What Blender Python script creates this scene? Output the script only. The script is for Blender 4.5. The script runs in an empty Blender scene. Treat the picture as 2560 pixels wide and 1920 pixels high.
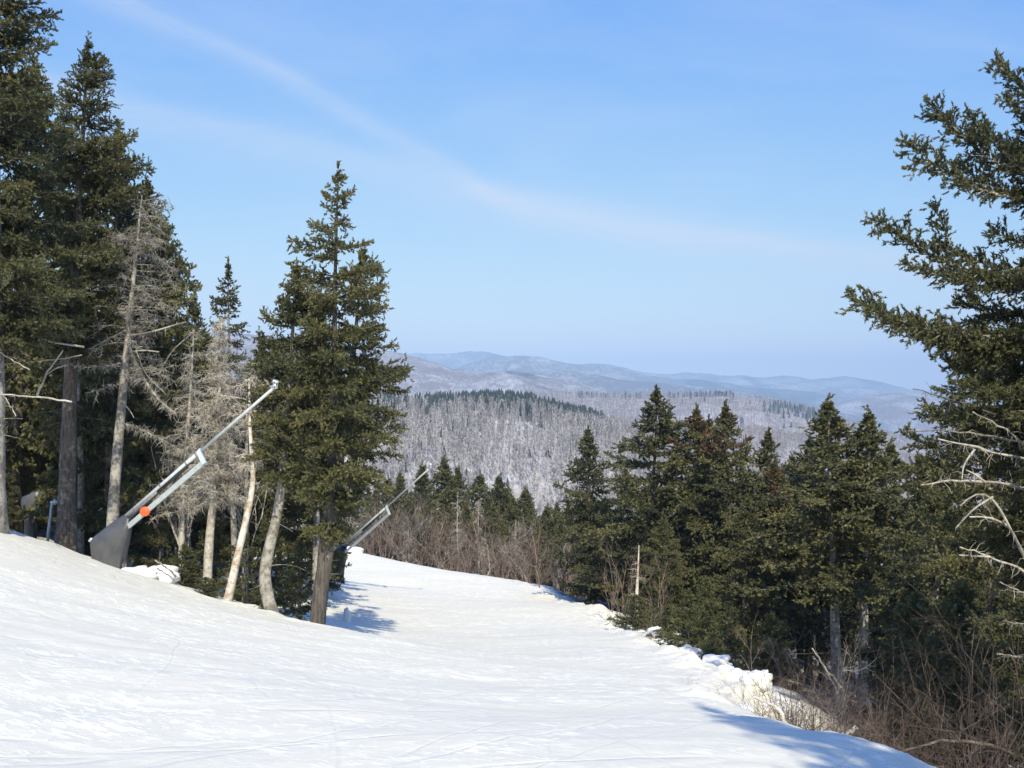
import bpy, math
import numpy as np
from mathutils import Vector

sc = bpy.context.scene
COL = sc.collection
F, HOR = 1100.0, 398.0
PIT = math.atan((384 - HOR) / F)


def at(px, py, Y):
    """world point seen at a picture position when it stands Y metres ahead of the eye (eye at the origin)"""
    u = (px - 512) / F
    w = (384 - py) / F
    dy = math.cos(PIT) + w * math.sin(PIT)
    dz = -math.sin(PIT) + w * math.cos(PIT)
    t = Y / dy
    return np.array([u * t, Y, dz * t])


def nrm(a):
    return a / np.maximum(np.linalg.norm(a, axis=-1, keepdims=True), 1e-9)


# ------------------------------------------------------------------ mesh building
class MB:
    def __init__(s):
        s.V, s.Fc, s.A, s.n = [], [], [], 0

    def add(s, V, Fc, a=0.5):
        V = np.asarray(V, dtype=np.float32).reshape(-1, 3)
        Fc = np.asarray(Fc, dtype=np.int32)
        s.V.append(V)
        s.Fc.append(Fc + s.n)
        s.A.append(np.broadcast_to(np.asarray(a, dtype=np.float32), (len(Fc),)))
        s.n += len(V)

    def build(s, name, mat, parent=None, smooth=False):
        me = bpy.data.meshes.new(name)
        V = np.concatenate(s.V)
        me.vertices.add(len(V))
        me.vertices.foreach_set('co', V.ravel())
        loops = np.concatenate([f.ravel() for f in s.Fc])
        tot = np.concatenate([np.full(len(f), f.shape[1], dtype=np.int32) for f in s.Fc])
        st = np.concatenate([[0], np.cumsum(tot)[:-1]]).astype(np.int32)
        me.loops.add(len(loops))
        me.loops.foreach_set('vertex_index', loops)
        me.polygons.add(len(tot))
        me.polygons.foreach_set('loop_start', st)
        me.polygons.foreach_set('use_smooth', np.full(len(tot), smooth, dtype=bool))
        at_ = me.attributes.new('tint', 'FLOAT', 'FACE')
        at_.data.foreach_set('value', np.concatenate(s.A).astype(np.float32))
        me.update(calc_edges=True)
        mats = mat if isinstance(mat, (list, tuple)) else [mat]
        for m in mats:
            me.materials.append(m)
        o = bpy.data.objects.new(name, me)
        COL.objects.link(o)
        if parent:
            o.parent = parent
        return o


def frame_of(d):
    ref = np.where(np.abs(d[:, 2:3]) < 0.9, np.array([[0, 0, 1.0]]), np.array([[1.0, 0, 0]]))
    s = nrm(np.cross(d, ref))
    return s, np.cross(d, s)


def prisms(A, B, ra, rb, n=3):
    A = np.asarray(A, float).reshape(-1, 3)
    B = np.asarray(B, float).reshape(-1, 3)
    N = len(A)
    ra = np.broadcast_to(np.asarray(ra, float), (N,))
    rb = np.broadcast_to(np.asarray(rb, float), (N,))
    s, t = frame_of(nrm(B - A))
    V = np.zeros((N, 2 * n, 3))
    for k in range(n):
        c, q = math.cos(2 * math.pi * k / n), math.sin(2 * math.pi * k / n)
        e = s * c + t * q
        V[:, k] = A + e * ra[:, None]
        V[:, n + k] = B + e * rb[:, None]
    Fc = np.array([[k, (k + 1) % n, n + (k + 1) % n, n + k] for k in range(n)])
    return V.reshape(-1, 3), (Fc[None] + (np.arange(N) * 2 * n)[:, None, None]).reshape(-1, 4)


def tube(path, radii, n=10, rng=None, rough=0.0, cap=True):
    P = np.asarray(path, float)
    m = len(P)
    R = np.broadcast_to(np.asarray(radii, float), (m,))
    T = nrm(np.gradient(P, axis=0))
    ref = np.array([0, 0, 1.0]) if abs(T[0, 2]) < .8 else np.array([1.0, 0, 0])
    S = nrm(np.cross(T, ref))
    U = np.cross(T, S)
    V = np.zeros((m, n, 3))
    ph = rng.uniform(0, 6.28, 3) if rng is not None else (0, 0, 0)
    for k in range(n):
        a = 2 * math.pi * k / n
        f = 1.0
        if rng is not None:
            f = 1 + rough * (math.sin(3 * a + ph[0]) * .5 + math.sin(5 * a + ph[1]) * .4 + rng.normal(0, .5, m))
        V[:, k] = P + (S * math.cos(a) + U * math.sin(a)) * (R * f)[:, None]
    Fc = []
    for i in range(m - 1):
        for k in range(n):
            Fc.append([i * n + k, i * n + (k + 1) % n, (i + 1) * n + (k + 1) % n, (i + 1) * n + k])
    V = V.reshape(-1, 3)
    if cap:
        V = np.concatenate([V, P[:1], P[-1:]])
        for k in range(n):
            Fc.append([m * n, (k + 1) % n, k, m * n])
            Fc.append([m * n + 1, (m - 1) * n + k, (m - 1) * n + (k + 1) % n, m * n + 1])
        q = [f for f in Fc if len(set(f)) == 4]
        t = [f[:3] for f in Fc if len(set(f)) == 3]
        return V, np.array(q), np.array(t)
    return V, np.array(Fc), None


def add_tube(mb, path, radii, n=10, rng=None, rough=0., a=0.5, cap=True):
    V, q, t = tube(path, radii, n, rng, rough, cap)
    base = mb.n
    mb.add(V, q, a)
    if t is not None:
        mb.Fc.append(t.astype(np.int32) + base)
        mb.A.append(np.full(len(t), a, dtype=np.float32))


def resample(pts, m):
    P = np.asarray(pts, float)
    d = np.concatenate([[0], np.cumsum(np.linalg.norm(np.diff(P, axis=0), axis=1))])
    s = np.linspace(0, d[-1], m)
    # smooth interpolation (Catmull style through numpy)
    out = np.stack([np.interp(s, d, P[:, k]) for k in range(3)], 1)
    for _ in range(2):
        out[1:-1] = out[1:-1] * .5 + (out[:-2] + out[2:]) * .25
    return out


def box(mb, c, sx, sy, sz, axis=None, a=.5):
    """box with its long direction along axis (unit x by default)"""
    c = np.asarray(c, float)
    x = nrm(np.asarray(axis if axis is not None else (1, 0, 0), float))
    ref = np.array([0, 1.0, 0]) if abs(x[1]) < .9 else np.array([0, 0, 1.0])
    z = nrm(np.cross(x, ref))
    y = np.cross(z, x)
    V = [c + x * i * sx / 2 + y * j * sy / 2 + z * k * sz / 2 for i in (-1, 1) for j in (-1, 1) for k in (-1, 1)]
    Fc = [[0, 1, 3, 2], [4, 6, 7, 5], [0, 4, 5, 1], [2, 3, 7, 6], [0, 2, 6, 4], [1, 5, 7, 3]]
    mb.add(V, Fc, a)


# ------------------------------------------------------------------ noise
def vnoise(x, y, seed=0):
    xi, yi = np.floor(x).astype(np.int64), np.floor(y).astype(np.int64)
    fx, fy = x - xi, y - yi
    fx, fy = fx * fx * (3 - 2 * fx), fy * fy * (3 - 2 * fy)

    def h(a, b):
        n = (a * 374761393 + b * 668265263 + seed * 974711) & 0x7fffffff
        n = ((n ^ (n >> 13)) * 1274126177) & 0x7fffffff
        return ((n ^ (n >> 16)) & 0xffff) / 65535.0
    return (h(xi, yi) * (1 - fx) + h(xi + 1, yi) * fx) * (1 - fy) + (h(xi, yi + 1) * (1 - fx) + h(xi + 1, yi + 1) * fx) * fy - .5


def fbm(x, y, oct=4, seed=0, gain=.5):
    r, a = 0, 1.0
    for k in range(oct):
        r = r + a * vnoise(x * 2 ** k + 17.3 * k, y * 2 ** k - 9.1 * k, seed + k)
        a *= gain
    return r


# ------------------------------------------------------------------ materials
def new_mat(name):
    m = bpy.data.materials.new(name)
    m.use_nodes = True
    nt = m.node_tree
    b = nt.nodes['Principled BSDF']
    return m, nt, b


class NT:
    """small helper for node graphs"""

    def __init__(s, nt):
        s.nt = nt

    def n(s, t, **kw):
        nd = s.nt.nodes.new(t)
        for k, v in kw.items():
            if k.startswith('i_'):
                key = k[2:]
                key = int(key) if key.isdigit() else key.replace('_', ' ')
                nd.inputs[key].default_value = v
            else:
                setattr(nd, k, v)
        return nd

    def l(s, a, b):
        s.nt.links.new(a, b)

    def noise(s, vec, scale, detail=4, rough=.55, dist=0.):
        nd = s.n('ShaderNodeTexNoise')
        nd.inputs['Scale'].default_value = scale
        nd.inputs['Detail'].default_value = detail
        nd.inputs['Roughness'].default_value = rough
        nd.inputs['Distortion'].default_value = dist
        if vec is not None:
            s.l(vec, nd.inputs['Vector'])
        return nd.outputs['Fac']

    def ramp(s, fac, stops):
        nd = s.n('ShaderNodeValToRGB')
        e = nd.color_ramp.elements
        while len(e) < len(stops):
            e.new(.5)
        for k, (p, c) in enumerate(stops):
            e[k].position = p
            e[k].color = (*c, 1) if len(c) == 3 else c
        s.l(fac, nd.inputs['Fac'])
        return nd.outputs['Color']

    def math(s, op, a, b=None, c=None):
        nd = s.n('ShaderNodeMath', operation=op)
        for k, v in enumerate((a, b, c)):
            if v is None:
                continue
            if isinstance(v, (int, float)):
                nd.inputs[k].default_value = v
            else:
                s.l(v, nd.inputs[k])
        return nd.outputs[0]

    def mix(s, fac, a, b, blend='MIX'):
        nd = s.n('ShaderNodeMix', data_type='RGBA', blend_type=blend)
        for k, v in ((0, fac), (6, a), (7, b)):
            if isinstance(v, (int, float)):
                nd.inputs[k].default_value = v
            elif isinstance(v, tuple):
                nd.inputs[k].default_value = (*v, 1)
            else:
                s.l(v, nd.inputs[k])
        return nd.outputs[2]

    def mapping(s, vec, scale=(1, 1, 1), rot=(0, 0, 0), loc=(0, 0, 0)):
        nd = s.n('ShaderNodeMapping')
        nd.inputs['Scale'].default_value = scale
        nd.inputs['Rotation'].default_value = rot
        nd.inputs['Location'].default_value = loc
        s.l(vec, nd.inputs['Vector'])
        return nd.outputs['Vector']

    def bump(s, h, strength, dist, nrm_=None):
        nd = s.n('ShaderNodeBump')
        nd.inputs['Strength'].default_value = strength
        nd.inputs['Distance'].default_value = dist
        s.l(h, nd.inputs['Height'])
        if nrm_ is not None:
            s.l(nrm_, nd.inputs['Normal'])
        return nd.outputs['Normal']


def mat_needles(name, stops, scale=1.0):
    m, nt, b = new_mat(name)
    g = NT(nt)
    a = g.n('ShaderNodeAttribute', attribute_name='tint')
    oi = g.n('ShaderNodeObjectInfo')
    tc = g.n('ShaderNodeTexCoord')
    nz = g.noise(tc.outputs['Object'], 1.1 * scale, 3, .6)
    t = g.math('ADD', a.outputs['Fac'], g.math('MULTIPLY', g.math('SUBTRACT', nz, .5), .22))
    t = g.math('ADD', t, g.math('MULTIPLY', g.math('SUBTRACT', oi.outputs['Random'], .5), .10))
    col = g.ramp(t, stops)
    g.l(col, b.inputs['Base Color'])
    b.inputs['Roughness'].default_value = .55
    b.inputs['Specular IOR Level'].default_value = .25
    tr = g.n('ShaderNodeBsdfTranslucent')
    g.l(col, tr.inputs['Color'])
    mx = g.n('ShaderNodeMixShader')
    mx.inputs[0].default_value = .22
    g.l(b.outputs[0], mx.inputs[1])
    g.l(tr.outputs[0], mx.inputs[2])
    g.l(mx.outputs[0], nt.nodes['Material Output'].inputs['Surface'])
    return m


# tint: 0 dark .. .6 olive, above .75 rusty brown (dying tops)
NEEDLE = mat_needles('spruce_needles', [(0, (.034, .045, .028)), (.3, (.104, .108, .048)), (.55, (.168, .161, .068)),
                                        (.72, (.195, .181, .075)), (.80, (.125, .095, .055)), (1, (.165, .090, .055))])
FIR = mat_needles('fir_needles', [(0, (.036, .048, .026)), (.3, (.102, .110, .046)), (.6, (.160, .160, .066)),
                                  (1, (.15, .14, .06))], 2.0)
FARNEEDLE = mat_needles('far_needles', [(0, (.020, .036, .026)), (.5, (.045, .064, .038)), (1, (.085, .10, .05))], .1)


def mat_bark(name, dark, mid, pale, zs=.25, sc_=14, bump=.6, pale_at=.62):
    m, nt, b = new_mat(name)
    g = NT(nt)
    tc = g.n('ShaderNodeTexCoord')
    v = g.mapping(tc.outputs['Object'], (1, 1, zs))
    n1 = g.noise(v, sc_, 6, .65, .3)
    n2 = g.noise(tc.outputs['Object'], 2.6, 5, .65)
    n3 = g.noise(tc.outputs['Object'], 9, 4, .6)
    c = g.ramp(n1, [(.32, dark), (.6, mid)])
    pf = g.ramp(g.math('ADD', g.math('MULTIPLY', n2, .6), g.math('MULTIPLY', n3, .4)), [(pale_at - .1, (0, 0, 0)), (pale_at, (1, 1, 1))])
    c = g.mix(pf, c, pale)
    g.l(c, b.inputs['Base Color'])
    b.inputs['Roughness'].default_value = .9
    b.inputs['Specular IOR Level'].default_value = .15
    g.l(g.bump(n1, bump, .03), b.inputs['Normal'])
    return m


BARK = mat_bark('spruce_bark', (.055, .045, .038), (.16, .135, .115), (.30, .28, .24))
BARK_BROWN = mat_bark('old_stub_bark', (.042, .037, .033), (.135, .118, .103), (.24, .215, .19), .12, 18, .9, .66)
LICHEN = mat_bark('lichen_bark', (.10, .09, .08), (.25, .23, .20), (.40, .38, .335), .35, 16, .5, .56)
BIRCH = mat_bark('peeling_birch_bark', (.22, .13, .085), (.50, .42, .34), (.66, .62, .55), 2.2, 4, .4, .54)
DEADWOOD = mat_bark('dead_wood', (.18, .16, .135), (.39, .355, .30), (.54, .505, .44), .4, 12, .3, .55)
TWIG = mat_bark('brown_twig', (.040, .030, .025), (.105, .078, .062), (.20, .165, .14), .4, 8, .2, .62)  # brown twigs, colour darkened further for the shade over the brush
TWIGRED = mat_bark('reddish_twig', (.10, .068, .056), (.20, .145, .122), (.31, .265, .235), .4, 5, .2, .60)
TWIGGREY = mat_bark('grey_twig', (.14, .125, .115), (.27, .245, .225), (.38, .36, .33), .4, 5, .2, .60)


def mat_snow():
    m, nt, b = new_mat('piste_snow')
    g = NT(nt)
    tc = g.n('ShaderNodeTexCoord')
    o = tc.outputs['Object']
    fo = g.n('ShaderNodeAttribute', attribute_name='forest')
    n1 = g.noise(o, .35, 5, .6)

    def along(deg, a_, c_):
        # coordinates turned so that x runs along deg, then scaled along / across
        return g.mapping(g.mapping(o, (1, 1, 1), (0, 0, math.radians(-deg))), (a_, c_, .5))
    s1 = g.noise(along(24, .30, 2.4), 1.6, 6, .62, .3)
    s2 = g.noise(along(75, .22, 2.6), 1.4, 5, .6, .3)
    s3 = g.noise(along(-12, 3.0, 8.0), 1.0, 5, .68)
    fine = g.noise(o, 38, 3, .7)
    bands = g.ramp(g.noise(along(40, .16, .55), 1.0, 4, .62, .5), [(.40, (.22, .22, .22)), (.54, (1, 1, 1))])
    fl = g.ramp(g.noise(along(-30, 3.2, 7.0), 1.0, 3, .6, .3), [(.535, (0, 0, 0)), (.60, (1, 1, 1))])
    fl2 = g.ramp(g.noise(along(-50, 8, 13), 1.0, 3, .6), [(.56, (0, 0, 0)), (.63, (1, 1, 1))])
    flecks = g.math('MULTIPLY', bands, g.math('MAXIMUM', fl, g.math('MULTIPLY', fl2, .7)))

    def tracks(deg, a_, c_, wd):
        n = g.noise(along(deg, a_, c_), 1.0, 1.5, .4, .2)
        d = g.math('ABSOLUTE', g.math('SUBTRACT', n, .5))
        return g.ramp(d, [(0, (1, 1, 1)), (wd, (0, 0, 0))])
    tr_ = g.math('MAXIMUM', tracks(30, .05, .55, .010), g.math('MULTIPLY', tracks(62, .05, .60, .008), .8))
    tr_ = g.math('MAXIMUM', tr_, g.math('MULTIPLY', tracks(95, .06, .45, .008), .7))
    patch = g.ramp(g.math('ADD', g.math('MULTIPLY', s1, .6), g.math('MULTIPLY', s3, .4)), [(.38, (.745, .715, .598)), (.62, (.785, .755, .632))])
    patch = g.mix(flecks, patch, (.93, .90, .785))
    sn = g.mix(g.math('MULTIPLY', tr_, .25), patch, (.72, .695, .60))
    lit = g.noise(o, 1.4, 6, .7)
    lit2 = g.noise(o, 14, 3, .7)
    thr = g.math('ADD', g.math('MULTIPLY', lit, .6), g.math('MULTIPLY', lit2, .25))
    fm = g.math('MULTIPLY', fo.outputs['Fac'], g.ramp(thr, [(.30, (0, 0, 0)), (.42, (1, 1, 1))]))
    ground = g.ramp(lit2, [(.3, (.035, .026, .020)), (.7, (.12, .09, .065))])
    g.l(g.mix(fm, sn, ground), b.inputs['Base Color'])
    b.inputs['Roughness'].default_value = .75
    b.inputs['Specular IOR Level'].default_value = .2
    h = g.math('ADD', g.math('MULTIPLY', s1, .35), g.math('MULTIPLY', s2, .25))
    h = g.math('ADD', h, g.math('MULTIPLY', s3, .14))
    h = g.math('ADD', h, g.math('MULTIPLY', flecks, .18))
    h = g.math('SUBTRACT', h, g.math('MULTIPLY', tr_, .35))
    h = g.math('ADD', h, g.math('MULTIPLY', fine, .06))
    g.l(g.bump(h, .45, .07), b.inputs['Normal'])
    return m


SNOW = mat_snow()


def mat_lump():
    m, nt, b = new_mat('crusted_snow')
    g = NT(nt)
    tc = g.n('ShaderNodeTexCoord')
    n = g.noise(tc.outputs['Object'], 6, 6, .65)
    g.l(g.ramp(n, [(.35, (.80, .79, .755)), (.6, (.86, .85, .815))]), b.inputs['Base Color'])
    b.inputs['Roughness'].default_value = .7
    g.l(g.bump(n, .5, .05), b.inputs['Normal'])
    return m


LUMP = mat_lump()


def mat_plain(name, col, rough=.5, metal=0., vary=.08, scale=6, bump=0.):
    m, nt, b = new_mat(name)
    g = NT(nt)
    tc = g.n('ShaderNodeTexCoord')
    n = g.noise(tc.outputs['Object'], scale, 5, .6)
    lo = tuple(max(0, c * (1 - vary * 2)) for c in col)
    hi = tuple(min(1, c * (1 + vary * 2)) for c in col)
    g.l(g.ramp(n, [(.3, lo), (.7, hi)]), b.inputs['Base Color'])
    b.inputs['Roughness'].default_value = rough
    b.inputs['Metallic'].default_value = metal
    if bump:
        g.l(g.bump(n, bump, .02), b.inputs['Normal'])
    return m


ALU = mat_plain('brushed_aluminium', (.60, .64, .65), .42, .2, .08, 8)
PIPE = mat_plain('galvanised_pipe', (.55, .61, .64), .45, .3, .08, 5)
BLACK = mat_plain('black_rubber', (.02, .02, .022), .5)
TARP = mat_plain('charcoal_tarp', (.075, .078, .085), .38, 0, .12, 3, .25)
TARP2 = mat_plain('black_tarp', (.022, .024, .028), .45, 0, .12, 3, .25)
ORANGE = mat_plain('orange_marker', (.90, .12, .035), .5, 0, .04, 10)
STEEL = mat_plain('weathered_steel', (.30, .30, .30), .5, .5, .15, 12)


def mat_hill(name, snow, wood, dark, sx, thr, dthr, vert=1.0, bumpd=8.0):
    """bare hardwood slopes over snow with darker conifer patches"""
    m, nt, b = new_mat(name)
    g = NT(nt)
    tc = g.n('ShaderNodeTexCoord')
    o = tc.outputs['Object']
    v = g.mapping(o, (1, .35, vert))
    fine = g.noise(v, 1 / sx, 6, .72)
    mid = g.noise(g.mapping(o, (1, .5, 2.5)), 1 / (sx * 14), 5, .6, .6)
    big = g.noise(g.mapping(o, (1, .6, 3)), 1 / (sx * 45), 5, .62, .8)
    f = g.math('ADD', g.math('MULTIPLY', fine, .5), g.math('MULTIPLY', mid, .5))
    c = g.ramp(f, [(thr - .10, wood), (thr + .10, snow)])
    dk = g.math('ADD', g.math('MULTIPLY', big, .75), g.math('MULTIPLY', fine, .25))
    c = g.mix(g.ramp(dk, [(dthr - .03, (0, 0, 0)), (dthr + .03, (1, 1, 1))]), c, dark)
    g.l(c, b.inputs['Base Color'])
    b.inputs['Roughness'].default_value = 1
    b.inputs['Specular IOR Level'].default_value = 0
    g.l(g.bump(g.math('ADD', fine, g.math('MULTIPLY', mid, 1.5)), .6, bumpd), b.inputs['Normal'])
    return m


# ------------------------------------------------------------------ world, sun, camera
EL, AZ = math.radians(42.5), math.radians(172)          # azimuth clockwise from +Y: behind the eye, a little to its right
S = Vector((math.sin(AZ) * math.cos(EL), math.cos(AZ) * math.cos(EL), math.sin(EL)))
w = bpy.data.worlds.new('World')
sc.world = w
w.use_nodes = True
g = NT(w.node_tree)
sky = g.n('ShaderNodeTexSky', sky_type='NISHITA')
sky.sun_disc = False
sky.sun_elevation = EL
sky.sun_rotation = AZ
sky.altitude = 800
sky.air_density = 1.0
sky.dust_density = .6
sky.ozone_density = 2.2
bg = w.node_tree.nodes['Background']
bg.inputs['Strength'].default_value = .15
tc = g.n('ShaderNodeTexCoord')
sp = g.n('ShaderNodeSeparateXYZ')
g.l(tc.outputs['Generated'], sp.inputs[0])
yy = g.math('MAXIMUM', sp.outputs['Y'], .05)
ax = g.math('DIVIDE', sp.outputs['X'], yy)
ez = g.math('DIVIDE', sp.outputs['Z'], yy)


def band(pts, wlow, whigh):
    """thin cirrus band whose elevation follows a curve over the compass direction"""
    fc = g.n('ShaderNodeFloatCurve')
    c = fc.mapping.curves[0]
    for k, (a, e) in enumerate(pts):
        e += .0436
        x = (a + .6) / 1.2
        if k < 2:
            c.points[k].location = (x, e)
        else:
            c.points.new(x, e)
    fc.mapping.update()
    g.l(g.math('DIVIDE', g.math('ADD', ax, .6), 1.2), fc.inputs['Value'])
    d = g.math('SUBTRACT', ez, fc.outputs[0])
    lo = g.math('POWER', 2.718, g.math('MULTIPLY', g.math('POWER', g.math('DIVIDE', g.math('ABSOLUTE', g.math('MINIMUM', d, 0)), wlow), 2), -1))
    hi = g.math('POWER', 2.718, g.math('MULTIPLY', g.math('POWER', g.math('DIVIDE', g.math('MAXIMUM', d, 0), whigh), 2), -1))
    return g.math('MULTIPLY', lo, hi)


cv = g.n('ShaderNodeCombineXYZ')
g.l(ax, cv.inputs[0])
g.l(ez, cv.inputs[1])
warp = g.noise(g.mapping(cv.outputs[0], (3, 3, 1)), 1.5, 3)
streak = g.noise(g.mapping(cv.outputs[0], (1.6, 9, 1), (0, 0, math.radians(30))), 2.2, 6, .62, .5)
veil = g.noise(g.mapping(cv.outputs[0], (1.3, 4.0, 1), (0, 0, math.radians(12))), 2.0, 5, .6, .4)
b1 = band([(-.6, .40), (-.323, .305), (-.213, .255), (-.154, .221), (-.099, .191), (-.045, .162), (-.011, .137), (.082, .116), (.208, .099), (.6, .07)], .014, .009)
b2 = band([(-.6, .30), (-.40, .235), (-.25, .200), (-.10, .165), (0, .14), (.6, .05)], .030, .012)
fibre = g.noise(g.mapping(g.mapping(cv.outputs[0], (1, 1, 1), (0, 0, math.radians(26))), (3.5, 38, 1)), 1.6, 6, .68, .8)
m1 = g.math('MULTIPLY', b1, g.math('MULTIPLY', g.math('ADD', .15, g.math('MULTIPLY', streak, .9)), g.math('ADD', .1, g.math('MULTIPLY', fibre, 1.7))))
m2 = g.math('MULTIPLY', b2, g.math('MULTIPLY', streak, .8))
m3 = g.math('MULTIPLY', g.math('MAXIMUM', g.math('SUBTRACT', veil, .45), 0), 1.0)
mask = g.math('MINIMUM', g.math('ADD', g.math('ADD', g.math('MULTIPLY', m1, .52), m2), m3), 1)
front = g.math('GREATER_THAN', sp.outputs['Y'], .05)
mask = g.math('MULTIPLY', mask, front)
sc3 = g.n('ShaderNodeSeparateColor')
g.l(sky.outputs[0], sc3.inputs[0])
cc3 = g.n('ShaderNodeCombineColor')
for k, (gain, gam) in enumerate(((.775, 1.05), (1.345, .72), (4.75, .10))):     # camera-like white balance and contrast of the sky
    g.l(g.math('MULTIPLY', g.math('POWER', g.math('MAXIMUM', sc3.outputs[k], .02), gam), gain), cc3.inputs[k])
g.l(g.mix(g.math('MULTIPLY', mask, .8), cc3.outputs[0], (4.5, 4.95, 5.6)), bg.inputs['Color'])

sun = bpy.data.lights.new('sun', 'SUN')
sun.energy = 4.6
sun.angle = math.radians(.53)
sun.color = (1, .915, .71)
so = bpy.data.objects.new('sun', sun)
COL.objects.link(so)
so.location = S * 60
so.rotation_euler = S.to_track_quat('Z', 'Y').to_euler()

cd = bpy.data.cameras.new('camera')
cam = bpy.data.objects.new('camera', cd)
COL.objects.link(cam)
cd.sensor_width = 36
cd.lens = 36 * F / 1024
cd.clip_start = .1
cd.clip_end = 60000
cam.rotation_euler = (math.pi / 2 - PIT, 0, 0)
sc.camera = cam
sc.view_settings.view_transform = 'Standard'
sc.view_settings.look = 'None'
sc.view_settings.exposure = .23
sc.view_settings.gamma = 1
cy = sc.cycles
cy.use_denoising = True
cy.max_bounces = 6
cy.diffuse_bounces = 3
cy.glossy_bounces = 2
cy.transmission_bounces = 2
cy.volume_bounces = 0
cy.sample_clamp_indirect = 6


def props(o, label=None, cat=None, group=None, kind=None):
    for k, v in (('label', label), ('category', cat), ('group', group), ('kind', kind)):
        if v:
            o[k] = v
    return o


def empty(name, loc, label, cat, group=None):
    o = bpy.data.objects.new(name, None)
    o.empty_display_size = .3
    COL.objects.link(o)
    o.location = loc
    return props(o, label, cat, group)


# ------------------------------------------------------------------ terrain
CP = [  # picture position and distance of points on the ground
    (0, 768, 8.5), (250, 768, 8.8), (500, 768, 9.2), (750, 768, 10), (931, 766, 11.5),
    (0, 640, 15), (200, 680, 14), (400, 700, 14.5), (600, 715, 15), (760, 714, 16.5),
    (0, 565, 23), (100, 598, 22.5), (200, 628, 21.5), (300, 650, 21), (400, 668, 20), (520, 685, 19.5),
    (-120, 490, 30), (0, 527, 30), (60, 549, 30.5), (110, 568, 30), (165, 583, 29.5), (200, 595, 29), (235, 606, 28.5), (280, 617, 28), (316, 627, 28),
    (400, 640, 26.5), (470, 657, 25),
    (0, 538, 38), (60, 558, 38), (110, 572, 38), (200, 597, 37), (250, 604, 36), (300, 613, 36), (330, 632, 34), (400, 646, 33),
    (345, 622, 40), (345, 603, 50), (343, 583, 62), (352, 551, 80), (300, 597, 48), (250, 580, 50), (150, 545, 50), (0, 505, 50),
    (400, 632, 40), (400, 610, 50), (400, 587, 64), (390, 563, 82),
    (480, 648, 33), (480, 622, 46), (480, 600, 58), (470, 574, 77),
    (550, 655, 30), (550, 635, 38), (550, 612, 50), (530, 584, 70), (600, 672, 26), (610, 640, 37), (600, 609, 52),
    (660, 636, 37), (694, 657, 30), (640, 665, 27), (700, 684, 22), (722, 700, 19), (787, 727, 15), (856, 737, 13.5),
    (764, 690, 21.5), (722, 668, 26.5),
    (800, 755, 19.5), (880, 775, 16), (960, 800, 14), (835, 697, 46), (740, 662, 50), (645, 622, 58), (900, 730, 38), (985, 805, 27), (1075, 870, 19), (780, 715, 30),
    (450, 612, 100), (350, 595, 100), (560, 622, 90), (250, 560, 70), (100, 520, 70), (700, 640, 80),
]
PT = np.array([at(*c) for c in CP])
PT = np.concatenate([PT, [[0, 0, -1.75], [-6, 0, -.8], [6, 0, -3.0], [-6, 6, -1.9], [0, -15, 1.0], [-20, -10, 2.5], [20, -10, -4], [20, 8, -7]]])


def base_plane(x, y):
    return -1.8 - .165 * y - .11 * x


ring = []
for k in range(18):
    a = 2 * math.pi * k / 18
    ring.append([110 * math.cos(a), 50 + 130 * math.sin(a), 0])
ring = np.array(ring)
ring[:, 2] = base_plane(ring[:, 0], ring[:, 1])
PT = np.concatenate([PT, ring])
RES = PT[:, 2] - base_plane(PT[:, 0], PT[:, 1])


def _phi(r2):
    return .5 * r2 * np.log(np.maximum(r2, 1e-9))


_n = len(PT)
_d2 = ((PT[:, None, :2] - PT[None, :, :2]) ** 2).sum(-1)
_K = np.zeros((_n + 3, _n + 3))
_K[:_n, :_n] = _phi(_d2) + np.eye(_n) * 1.5
_K[:_n, _n] = 1
_K[:_n, _n + 1:] = PT[:, :2]
_K[_n:, :_n] = _K[:_n, _n:].T
_W = np.linalg.solve(_K, np.concatenate([RES, [0, 0, 0]]))


def tps(x, y):
    x = np.atleast_1d(np.asarray(x, float))
    y = np.atleast_1d(np.asarray(y, float))
    out = np.full(x.shape, _W[_n])
    out = out + _W[_n + 1] * x + _W[_n + 2] * y
    for k in range(_n):
        out += _W[k] * _phi((x - PT[k, 0]) ** 2 + (y - PT[k, 1]) ** 2)
    d = np.sqrt(x ** 2 + (y - 50) ** 2)
    f = np.clip((140 - d) / 60, 0, 1)
    return base_plane(x, y) + out * f * f * (3 - 2 * f)


EY = np.array([-20, 5, 11.5, 13.5, 15, 17, 19, 21.5, 26.5, 30, 37, 52, 62, 70, 82, 100, 130])
EX = np.array([6, 5.5, 4.4, 4.1, 3.75, 3.5, 3.75, 4.8, 5.0, 4.95, 5.15, 4.2, 2.8, 1.1, -3, -12, -30])
# rim on the uphill side where the woods begin
LY = np.array([-20, 8, 15, 22, 27, 30, 33, 36, 42, 50, 62, 80, 95, 130])
LX = np.array([-40, -32, -26, -22, -19, -15.5, -11, -6.5, -6.8, -7.8, -9.8, -12.2, -16, -30])


WELLS = [tuple(at(*c)[:2]) for c in ((316, 630, 28.6), (276, 618, 29.4), (225, 606, 29.4), (207, 582, 34), (111, 566, 33.2), (316, 618, 33))]


def edge_x(y):
    return np.interp(y, EY, EX)


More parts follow.
